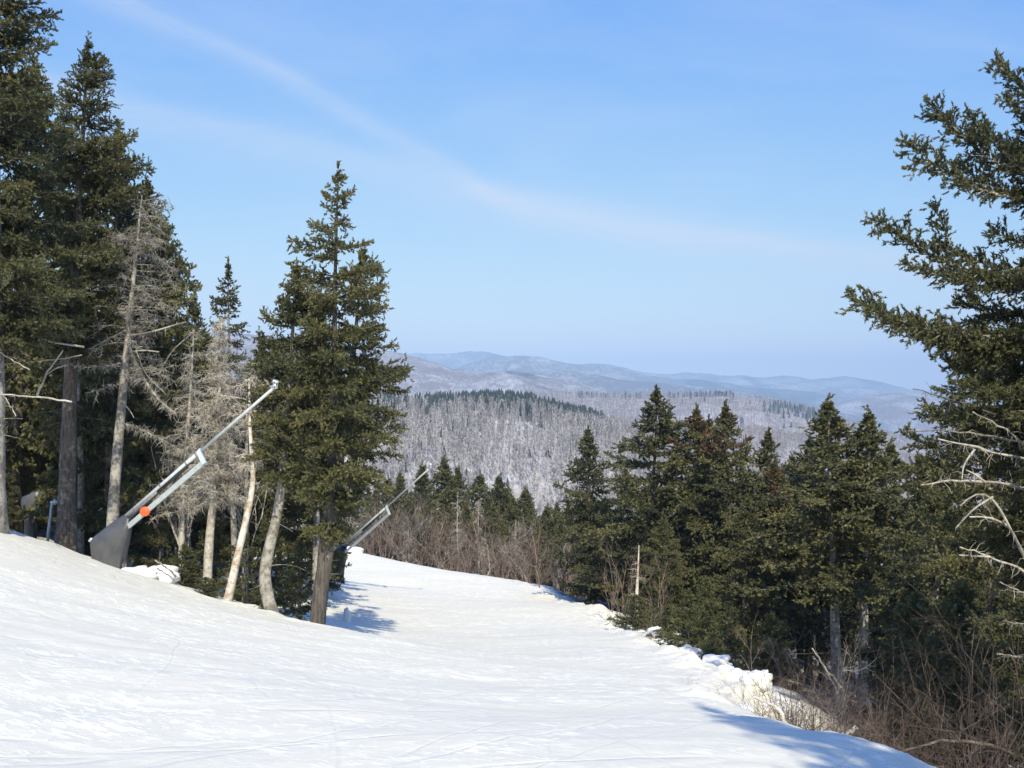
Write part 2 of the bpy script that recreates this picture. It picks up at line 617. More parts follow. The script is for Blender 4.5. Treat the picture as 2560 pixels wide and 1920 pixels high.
def terrain(x, y):
    x = np.atleast_1d(np.asarray(x, float))
    y = np.atleast_1d(np.asarray(y, float))
    z = tps(x, y)
    d = x - edge_x(y)
    # lumpy ploughed bank along the open edge
    env = np.exp(-((d + .25) / .8) ** 2) * np.clip((y - 9) / 5, 0, 1) * np.clip((75 - y) / 15, 0, 1)
    lump = np.abs(fbm(x * 1.2, y * .9, 4, 5, .52))
    z = z + env * (lump * .62 - .05) * np.clip((y - 12) / 10, .3, 1)
    inwood = np.clip(d / 1.2, 0, 1)
    z = z + inwood * (fbm(x * .5, y * .5, 4, 11) * .5 - .12)
    dl = np.interp(y, LY, LX) - x
    wl = np.clip((dl + .5) / 1.5, 0, 1) * (y > 20)
    z = z + wl * (fbm(x * .7, y * .7, 4, 21) * .55)
    # skied surface: soft ruts and small scraped ridges
    op = (1 - inwood) * (1 - wl)
    z = z + op * (fbm(x * .16 + y * .05, y * .22, 3, 31) * .11 + fbm(x * .55 + .5 * y, y * 1.7 - x * .45, 4, 41) * .030
                  + fbm(x * 2.6, y * 2.2, 3, 51) * .022)
    for (wx, wy) in WELLS:
        r2 = (x - wx) ** 2 + (y - wy) ** 2
        z = z - .22 * np.exp(-r2 / .30) + .07 * np.exp(-(np.sqrt(r2) - 1.05) ** 2 / .09)
    return z


def gz(x, y):
    return float(terrain(x, y)[0])


def steps(stops):
    out = []
    for (a, b, h) in stops:
        out.append(np.arange(a, b, h))
    return np.concatenate(out)


gx = steps([(-420, -120, 20), (-120, -50, 5), (-50, -20, 1), (-20, 9, .16), (9, 18, .4), (18, 50, 1.2), (50, 120, 5), (120, 421, 20)])
gy = steps([(-60, -5, 3), (-5, 5, .5), (5, 32, .15), (32, 60, .3), (60, 100, .5), (100, 140, 2), (140, 300, 8), (300, 660, 30)])
GX, GY = np.meshgrid(gx, gy)
GZ = terrain(GX.ravel(), GY.ravel())
nx, ny = len(gx), len(gy)
idx = np.arange(nx * ny).reshape(ny, nx)
mb = MB()
mb.add(np.stack([GX.ravel(), GY.ravel(), GZ], 1), np.stack([idx[:-1, :-1], idx[:-1, 1:], idx[1:, 1:], idx[1:, :-1]], -1).reshape(-1, 4))
snow = mb.build('snow_slope', SNOW, None, True)
props(snow, 'bright groomed snow piste falling away between the spruces', 'snow', kind='structure')
dd = GX.ravel() - edge_x(GY.ravel())
dl = np.interp(GY.ravel(), LY, LX) - GX.ravel()
forest = np.clip((dd - np.where(GY.ravel() < 21, .25, .9)) / .9, 0, 1) + np.clip((dl - 1.5) / 3, 0, .55) * (GY.ravel() > 20)
forest = np.clip(forest + (GY.ravel() > 100) * .6, 0, 1)
fa = snow.data.attributes.new('forest', 'FLOAT', 'POINT')
fa.data.foreach_set('value', forest.astype(np.float32))


# ------------------------------------------------------------------ far hills
def ridge(name, pts, Yc, Yf, zf, mat, label, seed, bump=1.0, back=1.35, nu=720, nv=70, shape=1.0):
    px = np.array([p[0] for p in pts], float)
    py = np.array([p[1] for p in pts], float)
    u = np.linspace(-.75, .75, nu)
    pc = np.interp(u * F + 512, px, py)
    for _ in range(3):
        pc[1:-1] = pc[1:-1] * .5 + (pc[:-2] + pc[2:]) * .25
    v = np.concatenate([np.linspace(0, 1, nv), np.linspace(1.03, back, 8)])
    U, Vv = np.meshgrid(u, v)
    Y = Yf + (Yc - Yf) * Vv
    X = U * Yc * (.55 + .45 * Y / Yc)
    zc = (HOR - pc)[None, :] / F * Yc
    sm = np.sin(np.clip(Vv, 0, 1) * math.pi / 2) ** shape
    Z = zf + (zc - zf) * sm
    Z = np.where(Vv > 1, zc - (zc - zf) * ((Vv - 1) / (back - 1)) ** 2, Z)
    L = Yc / 9
    spur = fbm(X / L * 1.3, Y / L * .5, 5, seed)
    Z = Z + spur * bump * (zc - zf) * .34 * np.clip(Vv * np.maximum(1 - Vv, 0) ** 1.8 * 5, 0, 1)
    Z = Z + fbm(X / L * 8, Y / L * 8, 3, seed + 7) * bump * Yc * .0016
    Z[0] = zf - 80
    n1, n2 = Z.shape
    ii = np.arange(n1 * n2).reshape(n1, n2)
    m = MB()
    m.add(np.stack([X.ravel(), Y.ravel(), Z.ravel()], 1), np.stack([ii[:-1, :-1], ii[:-1, 1:], ii[1:, 1:], ii[1:, :-1]], -1).reshape(-1, 4))
    o = m.build(name, mat, None, True)
    props(o, label, 'hill', kind='structure')
    return X, Y, Z


HM1 = mat_hill('near_hill_floor', (.66, .65, .66), (.34, .31, .295), (.22, .21, .20), 3.0, .53, .70, .6, 1.0)
HM2 = mat_hill('mid_hill_wood', (.62, .60, .60), (.24, .20, .19), (.07, .085, .075), 5.0, .55, .62, .5, 3)
HM3 = mat_hill('far_hill_wood', (.60, .60, .62), (.22, .175, .165), (.055, .07, .07), 12.0, .56, .60, .7, 14)
HM4 = mat_hill('distant_ridge_wood', (.60, .60, .62), (.16, .15, .155), (.06, .075, .08), 30.0, .58, .58, .8, 40)

H1 = ridge('near_hill', [(-300, 400), (200, 404), (300, 406), (390, 406), (440, 408), (495, 404), (529, 407), (562, 417), (596, 424), (640, 437), (700, 452), (800, 480), (1000, 540), (1400, 600)],
           1000, 560, -165, HM1, 'snowy hill of bare hardwoods with a dark spruce crest', 3, .5, shape=.9)
H2 = ridge('bare_hill', [(-300, 470), (400, 455), (560, 440), (613, 430), (654, 427), (680, 428), (738, 431), (817, 442), (900, 460), (1000, 480), (1400, 520)],
           1650, 1000, -260, HM2, 'brownish bare hill showing between the spruce tops', 13, .5, shape=.9)
H3 = ridge('long_hill', [(-300, 420), (400, 412), (520, 400), (550, 396), (640, 398), (672, 397), (721, 396), (758, 400), (797, 408), (837, 421), (861, 429), (920, 445), (1000, 460), (1400, 500)],
           2600, 1500, -380, HM2, 'long wooded hill with snowy slope behind the spruce tops', 23, .5, shape=.9)
ridge('mauve_hill', [(-300, 330), (250, 335), (340, 344), (390, 351), (419, 358), (458, 370), (478, 372), (503, 371), (529, 373), (554, 378), (579, 384), (605, 391), (660, 405), (760, 425), (900, 440), (1400, 470)],
      4200, 2600, -520, HM3, 'mauve hill descending from behind the tall spruce', 33, .6)
ridge('low_blue_ridge', [(-300, 430), (400, 394), (500, 378), (530, 374), (542, 372.5), (556, 369), (570, 371), (589, 375), (605, 377), (622, 380), (645, 382), (660, 383), (690, 386), (731, 390), (760, 394), (800, 404), (900, 425), (1400, 450)],
      5600, 4000, -560, HM4, 'low blue ridge below the domed summit', 43, .8)
ridge('pale_shoulder', [(-300, 480), (600, 450), (700, 436), (760, 422), (800, 412), (820, 408), (835, 404), (849, 400), (860, 397), (872, 395), (885, 393.5), (901, 392.5), (925, 393.5), (945, 397), (1000, 406), (1400, 430)],
      6200, 4300, -600, HM3, 'pale rounded shoulder beside the dark spruce', 53, .8)
ridge('domed_ridge', [(-300, 430), (380, 395), (440, 374), (459, 368), (471, 363), (482, 360.5), (490, 359), (501, 361), (511, 357), (525, 356), (542, 358), (561, 363), (579, 364), (598, 365), (622, 370), (646, 375), (664, 377), (693, 379), (731, 384), (750, 388), (768, 389), (801, 391), (850, 398), (900, 404), (1400, 420)],
      8000, 6000, -700, HM4, 'blue ridge with a domed summit', 63, 1.0)
ridge('rolling_ridge', [(-300, 440), (480, 400), (560, 384), (600, 378), (625, 376), (640, 378), (660, 381), (680, 379.5), (700, 380), (722, 384), (745, 386), (770, 384), (795, 383), (820, 386), (845, 388), (870, 386.5), (890, 389), (915, 394), (950, 399), (1000, 404), (1400, 420)],
      9600, 8100, -760, HM4, 'rolling blue ridge in front of the skyline', 83, .8)
ridge('horizon_ridge', [(-300, 352), (300, 350), (400, 352.5), (433, 354.5), (450, 354.5), (462, 353), (471, 352), (480, 351.7), (487, 352), (495, 354), (502, 356), (520, 360), (560, 365), (580, 365), (594, 364), (608, 365), (627, 369), (650, 373.5), (664, 375), (676, 374), (688, 372.5), (700, 373.5), (712, 375), (740, 376), (764, 378), (773, 376), (782, 375), (792, 376), (811, 379.6), (825, 378), (840, 376.5), (849, 377.5), (872, 380), (896, 386), (910, 389.5), (930, 392), (1100, 388), (1400, 385)],
      11500, 9700, -800, HM4, 'pale blue ridge along the skyline', 73, 1.0)
mb = MB()
mb.add([[-15500, 600, -480], [15500, 600, -480], [15500, 15500, -900], [-15500, 15500, -900]], [[0, 1, 2, 3]])
props(mb.build('valley_floor', HM2), 'wooded valley floor below the hills', 'ground', kind='structure')


# ------------------------------------------------------------------ conifers
LOD = {
    'hero': dict(ds=.040, sp=.048, sl=.12, k=13, nl=.055, nw=.0145, nb=.95),
    'near': dict(ds=.066, sp=.066, sl=.14, k=10, nl=.062, nw=.021, nb=.80),
    'mid': dict(ds=.11, sp=.11, sl=.22, k=8, nl=.10, nw=.046, nb=.72),
    'far': dict(ds=.17, sp=.18, sl=.30, k=6, nl=.16, nw=.065, nb=.9),
}


class Crown:
    def __init__(s, rng, lod):
        s.rng, s.lod = rng, LOD[lod] if isinstance(lod, str) else lod
        s.P, s.D, s.L, s.T = [], [], [], []
        s.sa, s.sb, s.sra, s.srb = [], [], [], []

    def wood(s, A, B, ra, rb):
        A = np.asarray(A, float).reshape(-1, 3)
        s.sa.append(A)
        s.sb.append(np.asarray(B, float).reshape(-1, 3))
        s.sra.append(np.broadcast_to(np.asarray(ra, float), (len(A),)))
        s.srb.append(np.broadcast_to(np.asarray(rb, float), (len(A),)))

    def spray(s, path, s0=.2, w=1.0, tint=.3, r0=None, flat=.52, upb=.06, lmax=.62):
        """one limb: wood along the path, side branchlets, and needle shoots on them"""
        rng, lod = s.rng, s.lod
        P = np.asarray(path, float)
        seg = np.linalg.norm(np.diff(P, axis=0), axis=1)
        L = seg.sum()
        cum = np.concatenate([[0], np.cumsum(seg)]) / L
        r0 = r0 or (.008 + .011 * L)
        rr = r0 * (1 - .85 * cum)
        s.wood(P[:-1], P[1:], rr[:-1], rr[1:])
        n = int(L * (1 - s0) / lod['ds']) + 3
        q = np.sort(np.clip(np.linspace(s0, 1, n) + rng.normal(0, .4 / n, n), 0, 1))
        B = np.stack([np.interp(q, cum, P[:, k]) for k in range(3)], 1)
        T = nrm(np.stack([np.interp(q, cum, np.gradient(P[:, k])) for k in range(3)], 1))
        S_, U_ = frame_of(T)
        U_ = np.where(U_[:, 2:3] < 0, -U_, U_)
        side = np.where(np.arange(n) % 2 == 0, 0, math.pi)
        roll = side + rng.normal(0, flat, n)
        lat = S_ * np.cos(roll)[:, None] + U_ * np.sin(roll)[:, None]
        a = np.radians(rng.uniform(32, 66, n))[:, None]
        Db = T * np.cos(a) + lat * np.sin(a)
        Db[:, 2] += upb - .16 * (1 - q)
        Db = nrm(Db)
        ramp_ = np.clip((q - s0 * .6) / .18, .4, 1)
        kf = min(max(L / .6, .3), 1)
        l = np.clip(.50 * (L * (1 - q)) ** .8 + .17, .14, lmax) * rng.uniform(.55, 1.2, n) * w * ramp_ * kf * (.45 + 1.15 * (.5 + vnoise(q * max(L, .6) * 2.6 + rng.uniform(0, 50), q * 0 + rng.uniform(0, 50), 3)))
        s.wood(B, B + Db * l[:, None], .35 * r0 * (1 - .7 * q), .002)
        m = np.maximum((l / lod['sp']).astype(int), 1)
        i = np.repeat(np.arange(n), m)
        tt = (np.arange(len(i)) - np.repeat(np.cumsum(m) - m, m) + rng.uniform(.2, 1, len(i))) / np.repeat(m, m)
        pos = B[i] + Db[i] * (l[i] * tt)[:, None]
        pos[:, 2] -= .10 * l[i] * tt ** 2
        D = nrm(Db[i] * .75 + rng.normal(0, .50, (len(i), 3)) + np.array([0, 0, upb]))
        s.P.append(pos)
        s.D.append(D)
        s.L.append(lod['sl'] * rng.uniform(.6, 1.25, len(i)) * kf ** .5)
        bt = tint + rng.normal(0, .05)
        s.T.append(bt + .13 * tt * q[i] + rng.normal(0, .055, len(i)))  # yellower towards the tips: a sunlit look put into the needle tint
        # shoots on the limb itself and its tip
        k = max(int(L * (1 - s0) / lod['sp']), 2)
        q2 = rng.uniform(s0, 1, k)
        q2[-1] = 1
        s.P.append(np.stack([np.interp(q2, cum, P[:, j]) for j in range(3)], 1))
        s.D.append(nrm(nrm(np.stack([np.interp(q2, cum, np.gradient(P[:, j])) for j in range(3)], 1)) + rng.normal(0, .3, (k, 3)) + [0, 0, .2]))
        s.L.append(lod['sl'] * rng.uniform(.8, 1.3, k) * kf ** .5)
        s.T.append(bt + .12 * q2 + rng.normal(0, .05, k))  # same painted sunlit tint, rising towards the limb end

    def foliage(s, mb):
        rng, lod = s.rng, s.lod
        P, D, L, T = np.concatenate(s.P), np.concatenate(s.D), np.concatenate(s.L), np.concatenate(s.T)
        N, k = len(P), lod['k']
        S_, U_ = frame_of(D)
        tj = (np.arange(k)[None] + rng.uniform(0, 1, (N, k))) / k
        ph = rng.uniform(0, 2 * math.pi, (N, k))
        rad = S_[:, None] * np.cos(ph)[..., None] + U_[:, None] * np.sin(ph)[..., None]
        base = P[:, None] + D[:, None] * (L[:, None] * tj)[..., None]
        dr = nrm(D[:, None] * .85 + rad * .7)
        tip = base + dr * (lod['nl'] * rng.uniform(.7, 1.3, (N, k)))[..., None]
        wd = nrm(np.cross(dr, rng.normal(0, 1, (N, k, 3)))) * lod['nw']
        V = np.stack([base - wd, base + wd, tip], 2).reshape(-1, 3)
        Fc = np.arange(len(V)).reshape(-1, 3)
        mb.add(V, Fc, np.clip(np.repeat(T, k), 0, 1))

    def branches(s, mb, a=.5):
        if s.sa:
            V, Fc = prisms(np.concatenate(s.sa), np.concatenate(s.sb), np.concatenate(s.sra), np.concatenate(s.srb), 3)
            mb.add(V, Fc, a)


def limb(base, az, L, e0, e1, rng, m=8, curve=.5):
    s = np.linspace(0, 1, m)
    e = e0 + (e1 - e0) * s ** 1.3
    a = az + np.cumsum(rng.normal(0, .06, m))
    d = np.stack([np.cos(a) * np.cos(e), np.sin(a) * np.cos(e), np.sin(e)], 1) * (L / (m - 1))
    return np.asarray(base) + np.concatenate([[[0, 0, 0]], np.cumsum(d[:-1], axis=0)])


def spruce_geo(rng, path, r0, zc, table, lod='mid', tint=.3, brown=None, e_top=42, e_mid=-4, e_bot=-24, gap=.12, w=1.0,
               dead=0.0, nb=1.0, ws=1.0, low=0.0, extra=None, s0=.07, rough=.07, tr=None):
    """path: trunk points (local).  table: rows (z, reach towards -x, reach towards +x)."""
    cr = Crown(rng, lod)
    P = resample(path, 28)
    H = P[-1, 2]
    q = np.linspace(0, 1, len(P))
    R = r0 * (1 - q) ** .9 + .012
    R[:3] *= np.array([1.35, 1.15, 1.05])
    if tr is not None:
        R = np.interp(q, tr[0], tr[1])
    wood = MB()
    add_tube(wood, P, R, 10, rng, rough)
    tz, tl, trr = [np.array(c, float) for c in zip(*table)]
    # limbs stand in whorls with open gaps between, a few weak ones in the gaps
    z = H - .10
    az = rng.uniform(0, 6.28)
    lv = []
    while z > zc:
        t = (H - z) / (H - zc)
        n = max(int(round(cr.lod['nb'] * nb * (1 + low * min(max(t - .3, 0) * 3, 1)) * rng.uniform(5, 8))), 3)
        for k in range(n):
            lv.append((z + rng.normal(0, .06), az + 2 * math.pi * k / n + rng.normal(0, .25), rng.uniform(.60, 1.12)))
        for k in range(rng.poisson(1.6 * cr.lod['nb'])):
            lv.append((z - rng.uniform(.1, .3), rng.uniform(0, 6.28), rng.uniform(.3, .7)))
        az += 2.0
        z -= (.22 + .36 * min(t * 3.5, 1)) * rng.uniform(.75, 1.3) * ws
    for (z, az, lf) in lv:
        t = np.clip((H - z) / (H - zc), 0, 1)
        c = math.cos(az)
        rl, rr_ = np.interp(z, tz, tl), np.interp(z, tz, trr)
        reach = (rr_ if c > 0 else rl) * abs(c) + .5 * (rl + rr_) * (1 - abs(c))
        gp = float(vnoise(np.array([az * .9]), np.array([z * .75]), 77)[0]) + .5
        if gp < gap:
            reach *= rng.uniform(.3, .6)
        L = max(reach * lf, .10)
        if t < .35:
            e0 = math.radians(e_top + (e_mid - e_top) * t / .35)
        else:
            e0 = math.radians(e_mid + (e_bot - e_mid) * (t - .35) / .65)
        e0 += rng.normal(0, .10)
        e1 = e0 + math.radians(rng.uniform(6, 34))
        bp = np.array([np.interp(z, P[:, 2], P[:, k]) for k in range(3)])
        tn = tint + rng.normal(0, .085)
        if brown is not None:
            tn += brown(z / H, rng)
        cr.spray(limb(bp, az, L, e0, e1, rng), s0 if L > .5 else .05, w, tn)
    # leader
    cr.spray(np.concatenate([P[-2:], P[-1:] + [[0, 0, .02 * H]]]), .0, .22, tint)
    if dead > 0:
        zz = zc + .3
        while zz > H * .12:
            zz -= rng.uniform(.05, .5) / dead
            a_ = rng.uniform(0, 6.28)
            bp = np.array([np.interp(zz, P[:, 2], P[:, k]) for k in range(3)])
            lb = limb(bp, a_, rng.uniform(.3, 1.3), math.radians(rng.uniform(-20, 15)), math.radians(rng.uniform(-35, 10)), rng, 5)
            cr.wood(lb[:-1], lb[1:], np.linspace(.016, .006, 4), np.linspace(.013, .004, 4))
    if extra:
        extra(cr)
    fol = MB()
    cr.foliage(fol)
    cr.branches(wood, .35)
    return fol, wood


def hero(name, label, group, Y, base_px, trunk_px, rows, rng_seed, r0, crown_py, lod='near', bark=None, tr=None, name_mat=None, **kw):
    """a tree of its own: trunk points and crown outline read as directions at its own distance"""
    rng = np.random.default_rng(rng_seed)
    b = at(base_px[0], base_px[1], Y)
    b[2] = gz(b[0], b[1]) - .12
    pts = [np.array([0, 0, 0.])] + [at(p[0], p[1], Y) - b for p in trunk_px]
    rs = resample(pts, 28)
    tab = []
    for (py, l, r) in rows:
        p = at(512, py, Y) - b
        x = np.interp(p[2], rs[:, 2], rs[:, 0])
        tab.append((p[2], max(x - (at(l, py, Y) - b)[0], .05), max((at(r, py, Y) - b)[0] - x, .05)))
    tab.sort()
    zc = (at(512, crown_py, Y) - b)[2]
    fol, wood = spruce_geo(rng, pts, r0, zc, tab, lod, tr=tr, **kw)
    root = empty(name, b, label, 'tree', group)
    wood.build('trunk', bark or BARK, root, True)
    fol.build('crown', name_mat or NEEDLE, root)
    return root, b


LEFTG = 'spruces at the edge of the piste'
# the tall spruce that stands over the piste
stub = dict()
hero('spruce_tree', 'tall spruce with reddish bare-stemmed top on a thick brown trunk', LEFTG, 28.6, (316, 630),
     [(319, 600), (327, 548), (331, 480), (334, 380), (335, 280), (338, 175)],
     [(178, 333, 343), (215, 316, 363), (235, 305, 372), (255, 290, 386), (285, 284, 398), (310, 280, 402), (340, 276, 398), (375, 280, 413), (425, 285, 414), (445, 288, 408), (462, 290, 398), (478, 294, 382), (497, 296, 366), (537, 300, 350)],
     11, .30, 535, 'near', BARK_BROWN, tr=([0, .04, .12, .19, .235, 1], [.25, .185, .185, .21, .14, .012]), brown=lambda t, r: (.34 if r.random() < .55 else .1) * float(np.clip((t - .62) / .2, 0, 1)), gap=.22, nb=.75, low=1.2, e_top=26, e_mid=-5, ws=1.12)
hero('spruce_tree', 'broad spruce on a pale bowed trunk beside the thick brown trunk', LEFTG, 29.4, (276, 618),
     [(268, 600), (263, 575), (270, 545), (279, 510), (283, 470), (290, 370), (297, 272)],
     [(274, 295, 300), (300, 278, 316), (330, 262, 328), (360, 256, 330), (400, 250, 335), (440, 252, 335), (480, 262, 330), (500, 275, 320)],
     12, .165, 490, 'near', LICHEN, gap=.12, tint=.32, nb=1.5, dead=.7)
hero('spruce_tree', 'slim spruce merging behind the reddish-topped spruce', LEFTG, 33, (316, 618),
     [(328, 540), (346, 420), (356, 330), (363, 252)],
     [(256, 360, 366), (280, 352, 382), (305, 342, 392), (340, 330, 398), (380, 335, 410), (425, 335, 410), (448, 335, 402), (465, 335, 388), (480, 335, 370), (500, 328, 358)],
     13, .2, 520, 'near', BARK, gap=.2, nb=1.0, low=.6)
hero('spruce_tree', 'huge dense spruce cut off by the picture edge beside the snow gun', LEFTG, 28, (-8, 540),
     [(-6, 420), (-6, 200), (-8, -100)],
     [(-98, -14, -2), (0, -60, 55), (30, -60, 50), (60, -70, 45), (100, -80, 68), (150, -90, 80), (200, -100, 85), (260, -100, 95), (310, -100, 80), (340, -90, 50)],
     14, .28, 335, 'near', LICHEN, gap=.08, dead=1.3, tint=.30, nb=1.5)
hero('spruce_tree', 'tall dense spruce with upturned limbs and dark slightly leaning trunk', LEFTG, 33.5, (66, 552),
     [(68, 450), (72, 330), (80, 180), (88, 46)],
     [(50, 84, 92), (80, 72, 113), (107, 62, 124), (140, 55, 137), (165, 50, 160), (190, 45, 148), (212, 40, 166), (250, 35, 142), (300, 30, 140), (345, 35, 120)],
     15, .27, 345, 'near', BARK, gap=.12, dead=.6, tint=.28, nb=1.2, low=.5)
hero('spruce_tree', 'dark spruce standing close behind the grey dead snag', LEFTG, 39, (158, 560),
     [(156, 420), (150, 300), (146, 185)],
     [(190, 140, 152), (215, 128, 167), (240, 122, 172), (270, 115, 186), (300, 110, 192), (340, 108, 190), (400, 110, 190), (440, 118, 180)],
     16, .2, 430, 'near', BARK, gap=.15, dead=.4, nb=1.3)
hero('spruce_tree', 'slender young spruce with spire tip behind the lichen-hung trunk', LEFTG, 42, (236, 585),
     [(232, 480), (229, 350), (228, 266)],
     [(268, 226, 230), (285, 219, 238), (305, 214, 242), (330, 210, 246), (380, 205, 252), (450, 200, 260)],
     17, .13, 440, 'near', LICHEN, tint=.22, gap=.05, nb=.8, e_top=40)


# the big spruce whose trunk is just outside the frame, with long separate limbs
def near_extra(cr):
    Y = 19.0
    b = NEAR_B
    rng = cr.rng
    for (bx, by, tx, ty, dy, sag, wv) in [
        (1075, 120, 1000, 64, -.2, .05, .9), (1075, 150, 1008, 95, .4, .1, .9), (1075, 175, 931, 105, 0, .22, 1.0), (1075, 190, 901, 141, -.3, .18, 1.0),
        (1075, 205, 960, 165, .5, .1, 1.0), (1075, 200, 985, 130, -.6, .1, 1.0), (1000, 165, 965, 112, .1, .05, .7),
        (1075, 262, 872, 219, 0, .20, .9), (1075, 270, 935, 245, .5, .1, 1.0), (950, 245, 931, 203, .05, .0, .8), (1075, 275, 905, 262, -.5, .12, .6),
        (1075, 240, 990, 235, .3, .1, 1.0), (1075, 285, 980, 275, -.5, .1, 1.0),
        (1075, 318, 849, 293, 0, .22, 1.0), (1075, 322, 890, 318, .4, .12, 1.0), (1075, 325, 870, 310, -.6, .12, .9), (1075, 330, 930, 332, -.3, .1, 1.0), (1075, 330, 960, 300, .6, .1, 1.2), (1075, 345, 960, 350, 0, .1, 1.0),
        (1075, 400, 948, 362, .2, .12, .9), (1075, 430, 930, 408, .3, .15, 1.0), (1075, 455, 912, 436, 0, .15, 1.0), (1075, 480, 905, 470, -.4, .12, .9),
        (1075, 370, 965, 345, .8, .1, 1.0), (1075, 390, 955, 385, -.8, .1, 1.1),
    ]:
        A = at(bx, by, Y + dy * .3) - b
        T = at(tx, ty, Y + dy) - b
        s = np.linspace(0, 1, 10)[:, None]
        p = A + (T - A) * s
        p[:, 2] -= (sag * np.linalg.norm(T - A) * np.sin(s[:, 0] * math.pi) * .8)
        p += np.cumsum(rng.normal(0, .012, p.shape), axis=0)
        cr.spray(p, .22, wv * .95, .26 + rng.uniform(-.05, .1), flat=.9, lmax=.40, upb=.10)


NEAR_B = at(1075, 868, 19)
NEAR_B[2] = gz(NEAR_B[0], NEAR_B[1]) - .12
hero('spruce_tree', 'large ragged spruce with long separate limbs reaching over the dark brush', 'spruces beside the brushy edge', 19, (1075, 868),
     [(1072, 600), (1074, 300), (1076, -70)],
     [(-68, 1070, 1082), (60, 1040, 1110), (150, 1010, 1140), (250, 1005, 1150), (330, 990, 1160), (380, 965, 1170), (430, 940, 1180), (500, 945, 1180), (560, 960, 1180), (620, 985, 1180)],
     18, .22, 615, 'hero', LICHEN, gap=.12, extra=near_extra, dead=.6, tint=.24, nb=.85)
hero('spruce_tree', 'full spruce behind the pale dead branches', 'spruces beside the brushy edge', 27, (990, 800),
     [(988, 650), (986, 480), (982, 328)],
     [(330, 978, 986), (360, 958, 1005), (400, 940, 1025), (440, 915, 1045), (480, 905, 1055), (530, 905, 1060), (600, 925, 1060), (660, 945, 1040)],
     19, .2, 655, 'near', BARK, gap=.12, tint=.33, dead=.5)


# ------------------------------------------------------------------ copied conifers
def proto(seed, H, R, zc, lod, r0, rows=None, mat=None, bark=None, **kw):
    rng = np.random.default_rng(seed)
    lean = rng.normal(0, .02 * H, 2)
    path = [(0, 0, 0), (lean[0] * .3, lean[1] * .3, H * .4), (lean[0], lean[1], H * .75), (lean[0] * 1.1, lean[1] * 1.1, H)]
    if rows is None:
        rows = [(1.0, .02), (.93, .18), (.8, .48), (.65, .76), (.5, .94), (.35, 1.02), (.2, 1.0), (0, .9)]
    tab = sorted([(f * H, R * k * rng.uniform(.85, 1.1), R * k * rng.uniform(.85, 1.1)) for (f, k) in rows])
    fol, wood = spruce_geo(rng, path, r0, zc * H, tab, lod, **kw)
    o1 = wood.build('trunk', bark or BARK, None, True)
    o2 = fol.build('crown', mat or NEEDLE, None)
    me = (o1.data, o2.data)
    for o in (o1, o2):
        bpy.data.objects.remove(o)
    return dict(H=H, parts=(('trunk', me[0]), ('crown', me[1])))


def place(p, name, px, Y, top, label, group, rot=0., wide=1.0, base=None, cat='tree', dx=0):
    """stand a copy on the ground at a compass direction and distance, as tall as its top needs"""
    q = at(px, 500, Y)
    x = q[0] + dx
    z = gz(x, Y) - .1
    h = at(px, top, Y)[2] - z if top is not None else p['H']
    s = h / p['H']
    r = empty(name, (x, Y, z), label, cat, group)
    r.rotation_euler = (0, 0, rot)
    r.scale = (s * wide, s * wide, s)
    for (nm, me) in p['parts']:
        o = bpy.data.objects.new(nm, me)
        COL.objects.link(o)
        o.parent = r
    return r


SH0 = proto(100, 12, 1.9, .12, 'near', .15, dead=.5)
SA = proto(101, 12, 3.0, .16, 'mid', .17, dead=.6)
SB = proto(102, 12, 2.6, .12, 'mid', .16, gap=.2, tint=.28)
SC = proto(103, 12, 3.2, .20, 'mid', .18, dead=.8, tint=.33, gap=.08)
SD = proto(104, 12, 2.8, .40, 'mid', .17, dead=1.5, bark=LICHEN, tint=.34)
SBR = proto(105, 12, 2.7, .14, 'mid', .16, brown=lambda t, r: .50 * float(np.clip((t - .70) / .14, 0, 1)) * (r.random() < .6), gap=.15)
FA = proto(106, 12, 2.6, .12, 'far', .15)
FB = proto(107, 12, 2.2, .10, 'far', .14, gap=.2, tint=.26)
FC_ = proto(108, 12, 3.0, .2, 'far', .15, tint=.33, gap=.05)
SH = [(1, .03), (.9, .22), (.7, .5), (.5, .72), (.25, .95), (.08, 1.0), (0, .9)]
Y1 = proto(109, 3.2, 1.1, .03, 'near', .05, SH, FIR, nb=1.1, e_top=55, e_mid=25, e_bot=-2, gap=.05)
Y2 = proto(110, 3.2, .95, .05, 'near', .05, SH, FIR, nb=1.0, e_top=55, e_mid=20, e_bot=-6, gap=.12)
Y3 = proto(111, 3.2, 1.3, .02, 'near', .05, SH, FIR, nb=1.2, e_top=50, e_mid=20, e_bot=-4, gap=.08, tint=.36)

